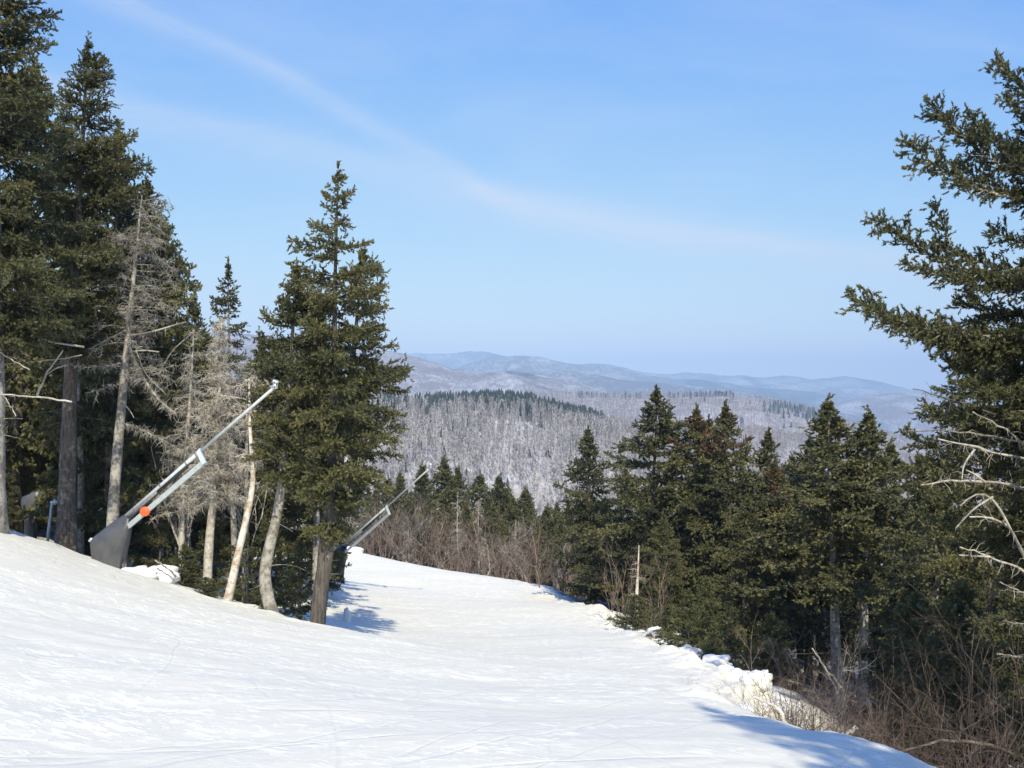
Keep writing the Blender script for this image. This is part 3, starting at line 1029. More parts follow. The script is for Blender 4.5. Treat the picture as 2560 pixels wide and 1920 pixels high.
RG = 'spruces along the piste'
for args in [
    (SB, 590, 62, 432, 'pointed spruce with open upswept limbs standing before the snowy hillside', .4, .95),
    (SA, 645, 57, 393, 'broadest spruce beyond the piste with a tall spire above the hill', 1.3, 1.05),
    (SA, 618, 66, 470, 'shorter spruce filling between the open spruce and the tall spire', 2.2, 1.0),
    (SBR, 690, 55, 412, 'dense spruce with a slightly rusty pointed tip', 3.9, 1.05),
    (SB, 711, 60, 422, 'narrow spruce tip between two rusty-topped spruces', 3.1, .85),
    (SBR, 733, 53, 409, 'spruce with the brightest rust-brown dying top', .9, .95),
    (SB, 757, 55, 435, 'narrow green spruce next to the rust-brown top', 5.0, .9),
    (SBR, 777, 53, 464, 'short spruce with rusty upper crown below the skyline', 2.4, .9),
    (SC, 742, 47, 500, 'low broad spruce filling the shade below the rust-brown top', 1.0, .9),
    (SD, 316, 43, 306, 'spruce hidden mostly behind the thick brown trunk and its crown', .4, .95),
    (SD, 322, 51, 325, 'spruce on the shaded bank farther down behind the tall spruce', 2.4, .95),
    (SC, 14, 41, 70, 'dense spruce filling behind the huge cut-off spruce', 1.4, .9),
    (SA, 108, 37.5, 132, 'dense spruce between the leaning dark trunk and the grey snag', 3.4, .8),
    (SC, 168, 45, 232, 'spruce just behind the grey snag with drooping skirts', 5.4, .75),
    (SB, 192, 48, 300, 'small spruce tip between the grey snag and the spire-tipped spruce', .4, .8),
    (SA, 808, 54, 441, 'low spruce with sharp tip where the far hills dip', .3, .95),
    (SD, 822, 54, 424, 'slim spruce tip just before the twin-trunk spruce', 4.2, .8),
    (SD, 836, 44, 404, 'tallest spruce over two bare lower trunks with stub branches', 2.0, 1.15),
    (SD, 862, 44, 416, 'second spruce over the bare lower trunks, drooping limbs', 5.2, 1.05),
    (SD, 897, 46, 447, 'rounded spruce between the twin trunks and the ragged spruce', 1.9, .95),
    (SB, 912, 38, 462, 'dull green spruce close behind the ragged spruce', 4.4, .9),
    (SA, 668, 50, 515, 'low dark spruce at the foot of the tall spire', 5.5, .8),
    (SD, 940, 33, 480, 'shaded spruce under the pale dead branches', 2.7, .9),
    (SC, 912, 36, 560, 'low spruce in deep shade behind the brush', .6, .8),
    (SB, 1000, 34, 430, 'spruce wedged behind the ragged spruce', 3.6, 1.0),
]:
    p, px, Y, top, lab, rot, wd = args
    place(p, 'spruce_tree', px, Y, top, lab, RG, rot, wd * (1.14 if px > 560 else 1))

# spruces beside the camera whose shade falls on the snow and the brush
for (p, x, y, h, lab, rot) in [(SH0, 5.8, -3.0, 15.6, 'spruce beside the piste casting a long shadow strip over the snow', .3), (SA, 10.5, 6.5, 13, 'spruce shading the dark brush', 2.3), (SC, 14, 11.5, 14, 'spruce shading the ragged spruce', 1.3)]:
    t_ = empty('spruce_tree', (x, y, gz(x, y) - .1), lab, 'tree', 'spruces beside the brushy edge')
    t_.rotation_euler = (0, 0, rot)
    t_.scale = (h / 12 * .8, h / 12 * .8, h / 12)
    for (nm, me) in p['parts']:
        o = bpy.data.objects.new(nm, me)
        COL.objects.link(o)
        o.parent = t_
rg = np.random.default_rng(7)
# spruces deeper in the woods that close the gaps
for k, (px, Y, top) in enumerate([(-10, 46, 250), (25, 50, 290), (60, 47, 320), (95, 52, 300), (125, 48, 350), (170, 50, 370), (205, 54, 365), (250, 52, 345), (280, 56, 350), (35, 42, 420), (85, 41, 430), (140, 44, 450), (190, 45, 430), (225, 47, 440),
                                   (5, 40, 455), (105, 58, 330), (155, 58, 340), (240, 60, 400), (300, 45, 450), (320, 50, 460), (55, 60, 300)]):
    place((SA, SB, SC)[k % 3], 'spruce_tree', px, Y, top, 'shaded spruce deep in the woods behind the snow gun', 'spruces deep in the woods behind the snow gun', rg.uniform(0, 6.28), .95)
for k, (px, Y, top) in enumerate([(770, 64, 470), (850, 60, 455), (920, 55, 480), (960, 48, 480), (700, 70, 460), (655, 76, 480), (880, 66, 440), (1030, 45, 430), (800, 72, 460), (740, 68, 470)]):
    place((SA, SB, SC)[k % 3], 'spruce_tree', px, Y, top, 'shaded spruce hidden mostly behind the rusty-topped row', 'spruces behind the rusty-topped row', rg.uniform(0, 6.28), 1.05)
# spruces beyond the brow
for k, (px, Y, top) in enumerate([(352, 104, 470), (368, 96, 490), (384, 108, 482), (400, 112, 476), (416, 104, 468), (428, 98, 505), (441, 108, 463), (462, 104, 470), (474, 114, 478), (486, 106, 498), (503, 108, 479), (516, 112, 490), (523, 102, 492), (534, 108, 500),
                                   (548, 116, 508), (556, 104, 507), (572, 110, 505), (588, 104, 512), (602, 110, 505), (395, 94, 515), (450, 96, 515), (540, 95, 525), (570, 94, 535), (490, 97, 530), (620, 96, 510), (425, 118, 475), (510, 120, 492), (590, 120, 500), (378, 92, 492), (392, 90, 505), (409, 93, 498), (431, 91, 500), (447, 99, 482), (468, 93, 505), (483, 96, 500), (498, 94, 505), (512, 96, 502), (529, 92, 515), (545, 95, 512), (561, 90, 518), (578, 92, 508)]):
    place((FA, FB, FC_)[k % 3], 'spruce_tree', px, Y, top, 'small distant spruce beyond the brow of the piste', 'spruces beyond the brow of the piste', rg.uniform(0, 6.28), .85 if k % 2 else 1.1)

# young firs
for (p, px, Y, top, lab, rot, wd) in [
    (Y3, 185, 34, 545, 'bushy young fir just behind the snow gun', .3, 1.3),
    (Y1, 215, 35.5, 520, 'young fir between the lichen trunk and the peeling birch', 2.0, 1.1),
    (Y2, 245, 34, 535, 'dark young fir beside the peeling birch trunk', 4.0, 1.2),
    (Y1, 265, 36, 525, 'young fir behind the bowed pale trunk', 1.0, 1.1),
    (Y2, 300, 34, 545, 'shaded young fir between the bowed trunk and thick brown trunk', 5.0, 1.3),
    (Y3, 205, 29.6, 578, 'low spreading fir bough on the snow rim', 2.5, 2.4),
    (Y1, 160, 37, 505, 'slim young fir beneath the grey snag', .7, 1.0),
    (Y2, 120, 40, 505, 'shaded young fir behind the grey tarp', 3.0, 1.1),
    (Y2, 90, 41, 500, 'dark young fir beside the standpipe', 3.0, 1.1),
    (Y3, 290, 41, 565, 'low fir on the shaded snow behind the thick trunk', 3.0, 1.3),
    (Y2, 232, 29.8, 597, 'tiny fir at the foot of the peeling birch', 1.0, 1.4),
    (Y1, 262, 29.3, 603, 'tiny fir at the foot of the bowed trunk', 1.6, 1.3),
    (Y3, 30, 44, 470, 'dark fir behind the covered machine', 1.6, 1.1),
    (Y1, 688, 31.5, 592, 'bushy young fir on the snow bank below the rusty tip', .2, 1.15),
    (Y3, 705, 33.5, 580, 'tallest of the young firs along the snow bank', 1.2, .9),
    (Y2, 727, 30, 606, 'yellowish pointed young fir on the snow bank', 2.2, 1.15),
    (Y3, 668, 36, 606, 'low fir spreading over the snow bank edge', 3.2, 1.5),
    (Y2, 748, 27.5, 640, 'small fir beside the forked bare sapling', 4.2, 1.2),
    (Y1, 712, 28, 628, 'low fir close to the lumpy snow bank', 5.2, 1.3),
    (Y3, 770, 29, 615, 'shaded fir behind the forked bare sapling', .9, 1.1),
    (Y3, 635, 44, 596, 'squat fir where the bank meets the brow', 1.9, 1.8),
    (Y2, 655, 41, 600, 'fir next to the pale bush on the bank', 2.9, 1.2),
    (Y3, 915, 25, 600, 'shaded fir behind the crooked brush', 2.9, 1.1),
    (Y3, 965, 23, 590, 'young fir lit in the gap below dead branches', 4.9, 1.0),
]:
    place(p, 'young_fir', px, Y, top, lab, 'young firs', rot, wd)


# ------------------------------------------------------------------ dead and leafless trees
class Segs:
    def __init__(s):
        s.A, s.B, s.a, s.b = [], [], [], []

    def path(s, P, ra, rb):
        P = np.asarray(P, float)
        r = np.linspace(ra, rb, len(P))
        s.A.append(P[:-1])
        s.B.append(P[1:])
        s.a.append(r[:-1])
        s.b.append(r[1:])

    def many(s, A, B, ra, rb):
        A = np.asarray(A, float)
        s.A.append(A)
        s.B.append(np.asarray(B, float))
        s.a.append(np.broadcast_to(np.asarray(ra, float), (len(A),)))
        s.b.append(np.broadcast_to(np.asarray(rb, float), (len(A),)))

    def mesh(s, mb, n=3, a=.5):
        V, Fc = prisms(np.concatenate(s.A), np.concatenate(s.B), np.concatenate(s.a), np.concatenate(s.b), n)
        mb.add(V, Fc, a)


def fringe(sg, path, rng, dens, ln, r=.004, hang=.5):
    """lichen and fine dead twigs along a limb"""
    P = np.asarray(path, float)
    seg = np.linalg.norm(np.diff(P, axis=0), axis=1)
    cum = np.concatenate([[0], np.cumsum(seg)])
    n = max(int(cum[-1] * dens), 3)
    q = rng.uniform(cum[-1] * .08, cum[-1], n)
    B = np.stack([np.interp(q, cum, P[:, k]) for k in range(3)], 1)
    D = nrm(rng.normal(0, 1, (n, 3)) + np.array([0, 0, -hang]))
    l = ln * rng.uniform(.3, 1.2, n)
    M = B + D * (l * .5)[:, None]
    E = M + nrm(D + rng.normal(0, .5, (n, 3)) + [0, 0, -hang * .6]) * (l * .5)[:, None]
    sg.many(B, M, r * 1.3, r)
    sg.many(M, E, r, r * .4)


def dead_conifer(rng, path, r0, n, Lf, zlo, zhi, dens=26, ln=.28, droop=-25, tr=.006):
    P = resample(path, 24)
    H = P[-1, 2]
    wood = MB()
    q = np.linspace(0, 1, len(P))
    add_tube(wood, P, r0 * (1 - q) ** .8 + .012, 9, rng, .09)
    sg = Segs()
    for _ in range(n):
        z = rng.uniform(zlo, zhi) * H
        bp = np.array([np.interp(z, P[:, 2], P[:, k]) for k in range(3)])
        L = Lf(z / H) * rng.uniform(.5, 1.15)
        lb = limb(bp, rng.uniform(0, 6.28), L, math.radians(rng.uniform(-10, 25)), math.radians(droop + rng.normal(0, 22)), rng, 7)
        sg.path(lb, .010 + .009 * L, .004)
        fringe(sg, lb, rng, dens, ln, tr)
        # forked side twigs
        for _k in range(int(L * 3)):
            i = rng.integers(1, 6)
            d = nrm(lb[i] - lb[i - 1] + rng.normal(0, .5, 3) * np.linalg.norm(lb[i] - lb[i - 1]))
            tl = rng.uniform(.15, .5) * L
            e = np.array([lb[i] + d * tl * f + np.array([0, 0, -.12 * tl * f * f]) for f in (0, .35, .7, 1)])
            sg.path(e, .007, .003)
            fringe(sg, e, rng, dens * .8, ln * .8, tr)
    sg.mesh(wood)
    return wood


def hero_dead(label, Y, base_px, trunk_px, seed, r0, n, Lf, zlo, zhi, mat, name='dead_tree', extra=None, **kw):
    rng = np.random.default_rng(seed)
    b = at(base_px[0], base_px[1], Y)
    b[2] = gz(b[0], b[1]) - .12
    pts = [np.zeros(3)] + [at(p[0], p[1], Y) - b for p in trunk_px]
    wood = dead_conifer(rng, pts, r0, n, Lf, zlo, zhi, **kw)
    if extra:
        sg = Segs()
        for (pl, ra, rb, fr) in extra:
            P = resample([at(p[0], p[1], Y - .15 + rng.uniform(-.3, .3)) - b for p in pl], 8)
            sg.path(P, ra, rb)
            if fr:
                fringe(sg, P, rng, fr, .3, .006)
        sg.mesh(wood, 5)
    root = empty(name, b, label, 'tree', 'dead trees among the spruces')
    wood.build('trunk', mat, root, True)
    return root


hero_dead('tall grey dead snag with curved hanging limbs behind the snow gun', 33.2, (111, 566), [(112, 520), (120, 420), (127, 350), (135, 260), (142, 195)], 21, .19, 95,
          lambda t: 1.0 + 1.1 * (1 - t) * (t > .5), .50, .99, LICHEN, extra=[
              ([(128, 336), (150, 333), (174, 325), (186, 322)], .035, .02, 8), ([(128, 352), (145, 350), (159, 352)], .03, .02, 0),
              ([(128, 344), (134, 360), (140, 371), (152, 394), (163, 405), (176, 414)], .05, .02, 130), ([(136, 350), (147, 380), (158, 385), (166, 395)], .02, .01, 0),
              ([(122, 423), (137, 428), (152, 434), (168, 442), (183, 453)], .03, .012, 120), ([(120, 400), (130, 410), (134, 418)], .02, .01, 0),
              ([(126, 330), (110, 338), (98, 345)], .03, .01, 20), ([(158, 375), (172, 350), (190, 335)], .02, .01, 5)])
hero_dead('lichen-hung dying tree draped in pale twigs beside the silver arm', 34, (207, 582), [(208, 560), (212, 510), (217, 450), (220, 380), (222, 318)], 22, .15, 230,
          lambda t: 1.5 * (1.15 - t), .36, 1.0, DEADWOOD, dens=40, ln=.34)
hero_dead('thin lichen-hung tree between the snag and the dying tree', 36, (180, 570), [(184, 480), (190, 400), (194, 330)], 23, .10, 130,
          lambda t: 1.4 * (1.15 - t), .30, 1.0, DEADWOOD, dens=34, ln=.30)
hero_dead('leaning birch with peeling tan bark at the snow rim', 29.4, (225, 606), [(231, 585), (240, 545), (250, 505), (254, 480), (250, 430), (249, 370)], 24, .11, 26,
          lambda t: .8, .55, 1.0, BIRCH, dens=20)
hero_dead('grey trunk standing behind the bowed pale trunk', 35, (245, 585), [(246, 500), (247, 430), (247, 360)], 26, .10, 60, lambda t: 1.0, .4, 1.0, LICHEN, dens=26)
hero_dead('pale straight trunk just beside the dark leaning spruce trunk', 37, (80, 558), [(81, 480), (79, 400), (76, 300)], 27, .13, 24, lambda t: .9, .4, 1.0, LICHEN, dens=16)
hero_dead('dark bare trunk in the shade between snag and silver arm', 40, (190, 575), [(186, 500), (183, 420), (178, 330)], 28, .12, 40, lambda t: 1.0, .3, 1.0, BARK, dens=16)
# bleached conifers beyond the brow
for k, (px, Y, top, lab) in enumerate([(457, 91, 492, 'bleached dead conifer with drooping whitish limbs beyond the brow'), (478, 92, 499, 'second bleached dead conifer, thinner, beyond the brow'),
                                        (408, 88, 530, 'short ladder-like dead stub beyond the brow'), (515, 90, 520, 'forked pale dead tree beyond the brow')]):
    hero_dead(lab, Y, (px, 580), [(px + 1, 555), (px, 530), (px + 1, top)], 30 + k, .10, 50 if k != 2 else 26, lambda t: 1.3 * (1.25 - t), .15, .98, DEADWOOD, dens=9, ln=.45, tr=.016, droop=-38)
# the slim pale trunk under the tall spire
hero_dead('slim pale trunk standing below the tall spire', 50, (636, 612), [(637, 590), (638, 570), (639, 545)], 40, .11, 8, lambda t: .6, .3, .8, BIRCH, dens=10)


def bare_geo(rng, H, stems, spread, r0, levels=3, seglen=4, wob=.13, up=.05, child=1.2, ang=(25, 55), fall=.6):
    sg = Segs()
    stack = []
    for _ in range(stems):
        a = rng.uniform(0, 6.28)
        t = abs(rng.normal(0, spread))
        d = np.array([math.cos(a) * math.sin(t), math.sin(a) * math.sin(t), math.cos(t)])
        stack.append((np.array([math.cos(a), math.sin(a), 0]) * rng.uniform(0, .12) * stems ** .5, d, H * rng.uniform(.6, 1.0), r0 * rng.uniform(.6, 1), 0))
    while stack:
        p, d, L, r, lev = stack.pop()
        n = seglen
        pts = [p]
        for i in range(n):
            d = d + rng.normal(0, wob, 3) + np.array([0, 0, up])
            d = d / np.linalg.norm(d)
            p = p + d * L / n
            pts.append(p)
            if lev < levels:
                for _ in range(rng.poisson(child if i > 0 else child * .3)):
                    s_, u_ = frame_of(d[None])
                    ph = rng.uniform(0, 6.28)
                    al = math.radians(rng.uniform(*ang))
                    dd_ = d * math.cos(al) + (s_[0] * math.cos(ph) + u_[0] * math.sin(ph)) * math.sin(al)
                    stack.append((p, dd_, L * (1 - (i + 1) / n * .45) * fall * rng.uniform(.5, 1), r * (1 - i / n * .6) * .55, lev + 1))
        sg.path(pts, r, r * .35)
    return sg


def bare_proto(seed, H, *a, mat=TWIG, n=3, part='trunk', **kw):
    rng = np.random.default_rng(seed)
    sg = bare_geo(rng, H, *a, **kw)
    mb_ = MB()
    sg.mesh(mb_, n)
    o = mb_.build(part, mat, None, False)
    me = o.data
    bpy.data.objects.remove(o)
    return dict(H=H, parts=((part, me),))


ST = 'stem'
BR1 = bare_proto(201, 2.6, 9, .55, .010, mat=TWIG, part=ST, levels=3, child=1.25, wob=.2, up=0)
BR2 = bare_proto(202, 2.4, 12, .75, .009, mat=TWIG, part=ST, levels=3, child=1.15, wob=.26, up=-.02)
BR3 = bare_proto(203, 3.4, 7, .40, .012, mat=TWIG, part=ST, levels=3, child=1.1)
BR4 = bare_proto(207, 2.0, 16, .95, .009, mat=TWIGRED, part=ST, levels=2, child=1.2, wob=.2, up=-.02)
BT1 = bare_proto(204, 6.0, 1, .08, .06, mat=TWIGRED, levels=4, child=1.05, fall=.62, seglen=6)
BT2 = bare_proto(205, 6.0, 3, .14, .045, mat=TWIGRED, levels=3, child=1.4, fall=.55, seglen=6)
BT3 = bare_proto(206, 6.0, 2, .10, .05, mat=TWIGGREY, levels=3, child=1.4, fall=.6, seglen=6)
BT4 = bare_proto(208, 6.0, 6, .16, .03, mat=TWIGRED, part=ST, levels=3, child=1.3, fall=.5, seglen=5, ang=(10, 30))


def thick(p, f, mat=None):
    """a coarser copy of a leafless plant, its twigs thicker (seen from farther off)"""
    return p


def single(p, name, px, Y, top, label, group, rot, wide=1.0, cat='shrub'):
    return place(p, name, px, Y, top, label, group, rot, wide, cat=cat)


# leafless growth beyond the brow
BT1F = bare_proto(214, 6.0, 1, .08, .085, mat=TWIGRED, levels=3, child=1.5, fall=.62, seglen=6)
BT2F = bare_proto(215, 6.0, 3, .15, .06, mat=TWIGRED, levels=3, child=1.3, fall=.55, seglen=6)
BT3F = bare_proto(216, 6.0, 2, .10, .075, mat=TWIGGREY, levels=3, child=1.4, fall=.6, seglen=6)
BT4F = bare_proto(218, 6.0, 8, .20, .04, mat=TWIGRED, part=ST, levels=3, child=1.2, fall=.5, seglen=5, ang=(10, 32))
for k in range(80):
    px = 352 + 315 * (k + rg.uniform(-.4, .4)) / 80
    Y = rg.uniform(83, 91) if px < 520 else rg.uniform(66, 92)
    brow = float(np.interp(px, [350, 390, 530, 600, 660], [550, 562, 583, 606, 632]))
    top = brow - rg.uniform(28, 68)
    place((BT1F, BT2F, BT4F, BT3F, BT4F, BT1F)[k % 6], 'bare_sapling', px, Y, top, 'leafless reddish-grey sapling in the thicket along the brow of the piste', 'leafless saplings along the brow', rg.uniform(0, 6.28), 1.25, cat='sapling')
place(BT4F, 'bare_bush', 622, 46, 548, 'tall pale reddish bush fanning upward on the snow bank', 'bushes', .5, 1.1, cat='bush')
place(BT4, 'bare_bush', 612, 52, 560, 'darker reddish bush beside the tall pale one', 'bushes', 2.5, 1.0, cat='bush')
place(BT2F, 'bare_sapling', 660, 47, 555, 'leafless sapling between slim pale trunk and young firs', 'leafless saplings by the bank', 2.5, 1.0, cat='sapling')
place(BT3, 'bare_tree', 198, 46, 282, 'bare grey hardwood poking above the woods beside the spire-tipped spruce', 'hardwoods', 1.5, .6)
place(BT3, 'bare_tree', 252, 58, 300, 'faint bare hardwood behind the broad spruce', 'hardwoods', 2.9, .6)
place(BT3, 'bare_tree', 170, 43, 330, 'bare grey hardwood tangled with the lichen-hung trees', 'hardwoods', 3.9, .45)
CROOK = bare_proto(209, 6.0, 3, .12, .075, mat=DEADWOOD, levels=3, child=.9, fall=.5, seglen=7, wob=.22, ang=(30, 70))
place(CROOK, 'bare_tree', 186, 36.5, 335, 'crooked pale leafless hardwood tangled behind the silver lance', 'hardwoods', .6, .55)
place(CROOK, 'bare_tree', 172, 38, 360, 'second crooked leafless hardwood, closer to the grey snag', 'hardwoods', 2.6, .5)
place(CROOK, 'bare_tree', 243, 36, 385, 'crooked leafless hardwood behind the peeling birch', 'hardwoods', 4.1, .5)
# brush on the open side
place(BT1, 'bare_sapling', 752, 25, 583, 'forked leafless sapling rising from the snow bank', 'leafless saplings by the bank', .7, .8, cat='sapling')
place(BT2, 'bare_sapling', 785, 27, 612, 'dark leafless sapling before the twin trunks', 'leafless saplings by the bank', 1.7, .8, cat='sapling')
place(BT3, 'bare_sapling', 838, 19, 610, 'pale forked sapling in the middle of the brush', 'leafless saplings by the bank', 2.9, .6, cat='sapling')
for k in range(54):
    px = rg.uniform(745, 1040)
    ymin = float(np.interp(px, [740, 790, 860, 930, 1040], [20.5, 16.5, 14.8, 13.4, 11.5]))
    Y = ymin + rg.uniform(.3, 9) * (1 if k % 3 else .35)
    q = at(px, 700, Y)
    edge = float(edge_x(Y))
    top = np.interp(px, [740, 800, 900, 1000, 1040], [665, 650, 645, 600, 560]) + rg.uniform(-20, 70)
    if k % 3 == 0:
        top = max(top, np.interp(px, [740, 790, 860, 930, 1040], [690, 705, 710, 715, 690]) + rg.uniform(-15, 15))
    if q[0] < edge + .45:
        px = 512 + F * (edge + .5 + rg.uniform(0, .8)) / Y
    place((BR1, BR2, BR3, BR4, BR2, BR1)[k % 6], 'bare_shrub', px, Y, top, 'tangled brown leafless shrub in the dark brush below the ragged spruce', 'shrubs of the dark brush', rg.uniform(0, 6.28), rg.uniform(.9, 1.4), cat='shrub')
for k, (px, Y, top) in enumerate([(768, 18.2, 676), (780, 17.6, 682), (792, 17.8, 672), (802, 16.8, 684), (815, 16.9, 680), (826, 16.2, 690), (776, 19.2, 668), (808, 18.2, 664), (838, 15.9, 690), (760, 19.6, 672), (796, 16.4, 694), (820, 18.6, 655), (846, 15.4, 694), (786, 20.5, 660)]):
    place((BR4, BR2, BR1)[k % 3], 'bare_shrub', px, Y, top, 'tangled brown leafless shrub in the dark brush below the ragged spruce', 'shrubs of the dark brush', k * 1.1, 1.5, cat='shrub')
for k, (px, Y, top, lab) in enumerate([(672, 20.6, 672, 'small tan shrub poking through the snow bank'), (706, 19.6, 676, 'tan twiggy shrub arching over the snow bank edge'), (640, 36, 612, 'sparse twigs on the snow bank crest')]):
    place(BR4, 'bare_shrub', px, Y, top if k < 2 else None, lab, 'tan shrubs of the bank', k * 1.3, .9 if k < 2 else .35, cat='shrub', dx=.35 if k < 2 else .3)


# separate fallen and dead branches
def stick(label, pl, Y, ra, rb, mat, seed, name='dead_branch', fr=0, subs=(), grp=None):
    rng = np.random.default_rng(seed)
    o0 = at(*pl[-1], Y)
    mb_ = MB()
    P = resample([at(p[0], p[1], Y) - o0 for p in pl], 14)
    P[1:-1] += rng.normal(0, .010, P[1:-1].shape)
    add_tube(mb_, P, np.linspace(ra, rb, 14), 6, rng, .12)
    sg = Segs()
    for sp_ in subs:
        Q = resample([at(p[0], p[1], Y) - o0 for p in sp_], 8)
        Q[1:-1] += rng.normal(0, .008, Q[1:-1].shape)
        sg.path(Q, ra * .6, rb * .7)
    if fr:
        fringe(sg, P, rng, fr, .18, .0035)
    if sg.A:
        sg.mesh(mb_, 5)
    o = mb_.build(name, mat, None, True)
    o.location = o0
    return props(o, label, 'branch', grp)


near_roots = [o for o in COL.objects if o.get('label', '').startswith('large ragged spruce')]
NEARROOT = near_roots[0]


def dead_limbs(Y, lst):
    """bleached dead limbs of the ragged spruce: a part of that tree, one mesh per limb"""
    rng = np.random.default_rng(55)
    b = np.array(NEARROOT.location)
    for (pl, ra, rb, subs, mat) in lst:
        mb_ = MB()
        n = len(pl)
        P = resample([at(p[0], p[1], Y + 1.0 * (k / (n - 1)) - .4) - b for k, p in enumerate(pl)], 16)
        P[1:-1] += rng.normal(0, .012, P[1:-1].shape)
        add_tube(mb_, P, np.linspace(rb, ra, 16) * .68 * rng.uniform(.8, 1.3, 16), 7, rng, .16)
        sg = Segs()
        for sp_ in subs:
            Q = resample([at(p[0], p[1], Y - .1) - b for p in sp_], 8)
            sg.path(Q, ra * .42, rb * .6)
            fringe(sg, Q, rng, 14, .16, .003)
        fringe(sg, P, rng, 16, .24, .0038)
        sg.mesh(mb_, 5)
        mb_.build('dead_limb', mat, NEARROOT, True)


dead_limbs(18.2, [
    ([(938, 439), (976, 448), (993, 453), (1024, 459), (1076, 470)], .050, .016, [[(975, 449), (963, 465), (962, 479)]], DEADWOOD),
    ([(921, 485), (940, 481), (964, 481), (989, 482), (1023, 487), (1076, 497)], .055, .014, [[(985, 482), (975, 474), (966, 470)]], DEADWOOD),
    ([(973, 412), (988, 420), (1007, 430), (1023, 443), (1076, 465)], .045, .016, [], DEADWOOD),
    ([(913, 389), (934, 394), (951, 400), (1000, 415), (1076, 435)], .030, .010, [], BARK),
    ([(908, 431), (931, 431), (952, 430), (970, 433), (1013, 440), (1076, 452)], .035, .012, [], LICHEN),
    ([(970, 517), (984, 516), (996, 518), (1007, 525), (1016, 535), (1024, 553), (1040, 590), (1076, 660)], .055, .018,
     [[(1010, 528), (1003, 513), (993, 497), (980, 488), (969, 497), (960, 506)], [(993, 497), (974, 508), (956, 528)]], DEADWOOD),
    ([(960, 547), (979, 552), (995, 560), (1024, 570), (1076, 590)], .045, .016, [[(990, 557), (975, 556), (959, 555)]], DEADWOOD),
    ([(1000, 582), (1012, 588), (1024, 593), (1076, 605)], .03, .014, [], DEADWOOD),
    ([(997, 654), (1012, 656), (1024, 657), (1076, 665)], .035, .02, [], LICHEN),
    ([(1003, 621), (1024, 624), (1076, 632)], .03, .014, [], LICHEN),
])
stick('tan bent stick arching from the snow at the brush edge', [(788, 727), (780, 712), (768, 701), (752, 697)], 15.3, .03, .02, BIRCH, 61, 'bent_stick')
stick('dark bowed log lying in the brush', [(1010, 752), (985, 742), (950, 740), (915, 748), (880, 757)], 13.9, .028, .014, TWIG, 62, 'bowed_log')
stick('pale straight stick leaning in the brush', [(842, 688), (826, 670), (812, 648)], 19.5, .022, .012, LICHEN, 63, 'leaning_stick')
stick('short pale stick lying at the snow edge', [(857, 727), (846, 734)], 13.9, .03, .022, LICHEN, 64, 'short_stick')
stick('pale crossing stick below the forked sapling', [(858, 758), (822, 716), (800, 700)], 16.5, .014, .008, LICHEN, 65, 'crossing_stick')
# bleached limbs in the shade by the cut-off spruce
for k, (lab, pl, r, Y) in enumerate([
    ('thin bleached branch crossing before the dark trunk', [(-15, 391), (0, 394), (34, 397), (55, 399), (72, 402)], .026, 27.5),
    ('pale branch stub reaching to the leaning dark trunk', [(26, 340), (34, 337), (51, 342), (70, 345), (84, 347)], .032, 30.5),
    ('crooked bleached branch hanging in the shade', [(63, 350), (58, 358), (47, 372), (42, 384), (37, 396)], .034, 30.8),
    ('long thin twig stretched across the shade', [(-10, 364), (20, 363), (50, 360), (82, 355)], .014, 28.5),
    ('splayed thin branch beside the edge trunk', [(-4, 350), (12, 360), (30, 370)], .016, 27.3),
    ('forked pale branch in the woods gap', [(46, 375), (56, 368), (68, 365)], .024, 31),
    ('drooping thin branch low on the edge trunk', [(-4, 385), (8, 402), (16, 416)], .014, 27.2),
]):
    stick(lab, pl[::-1], Y, r, r * .55, DEADWOOD, 70 + k, fr=3)

# ------------------------------------------------------------------ snow guns
GUN = 'snow guns along the piste'


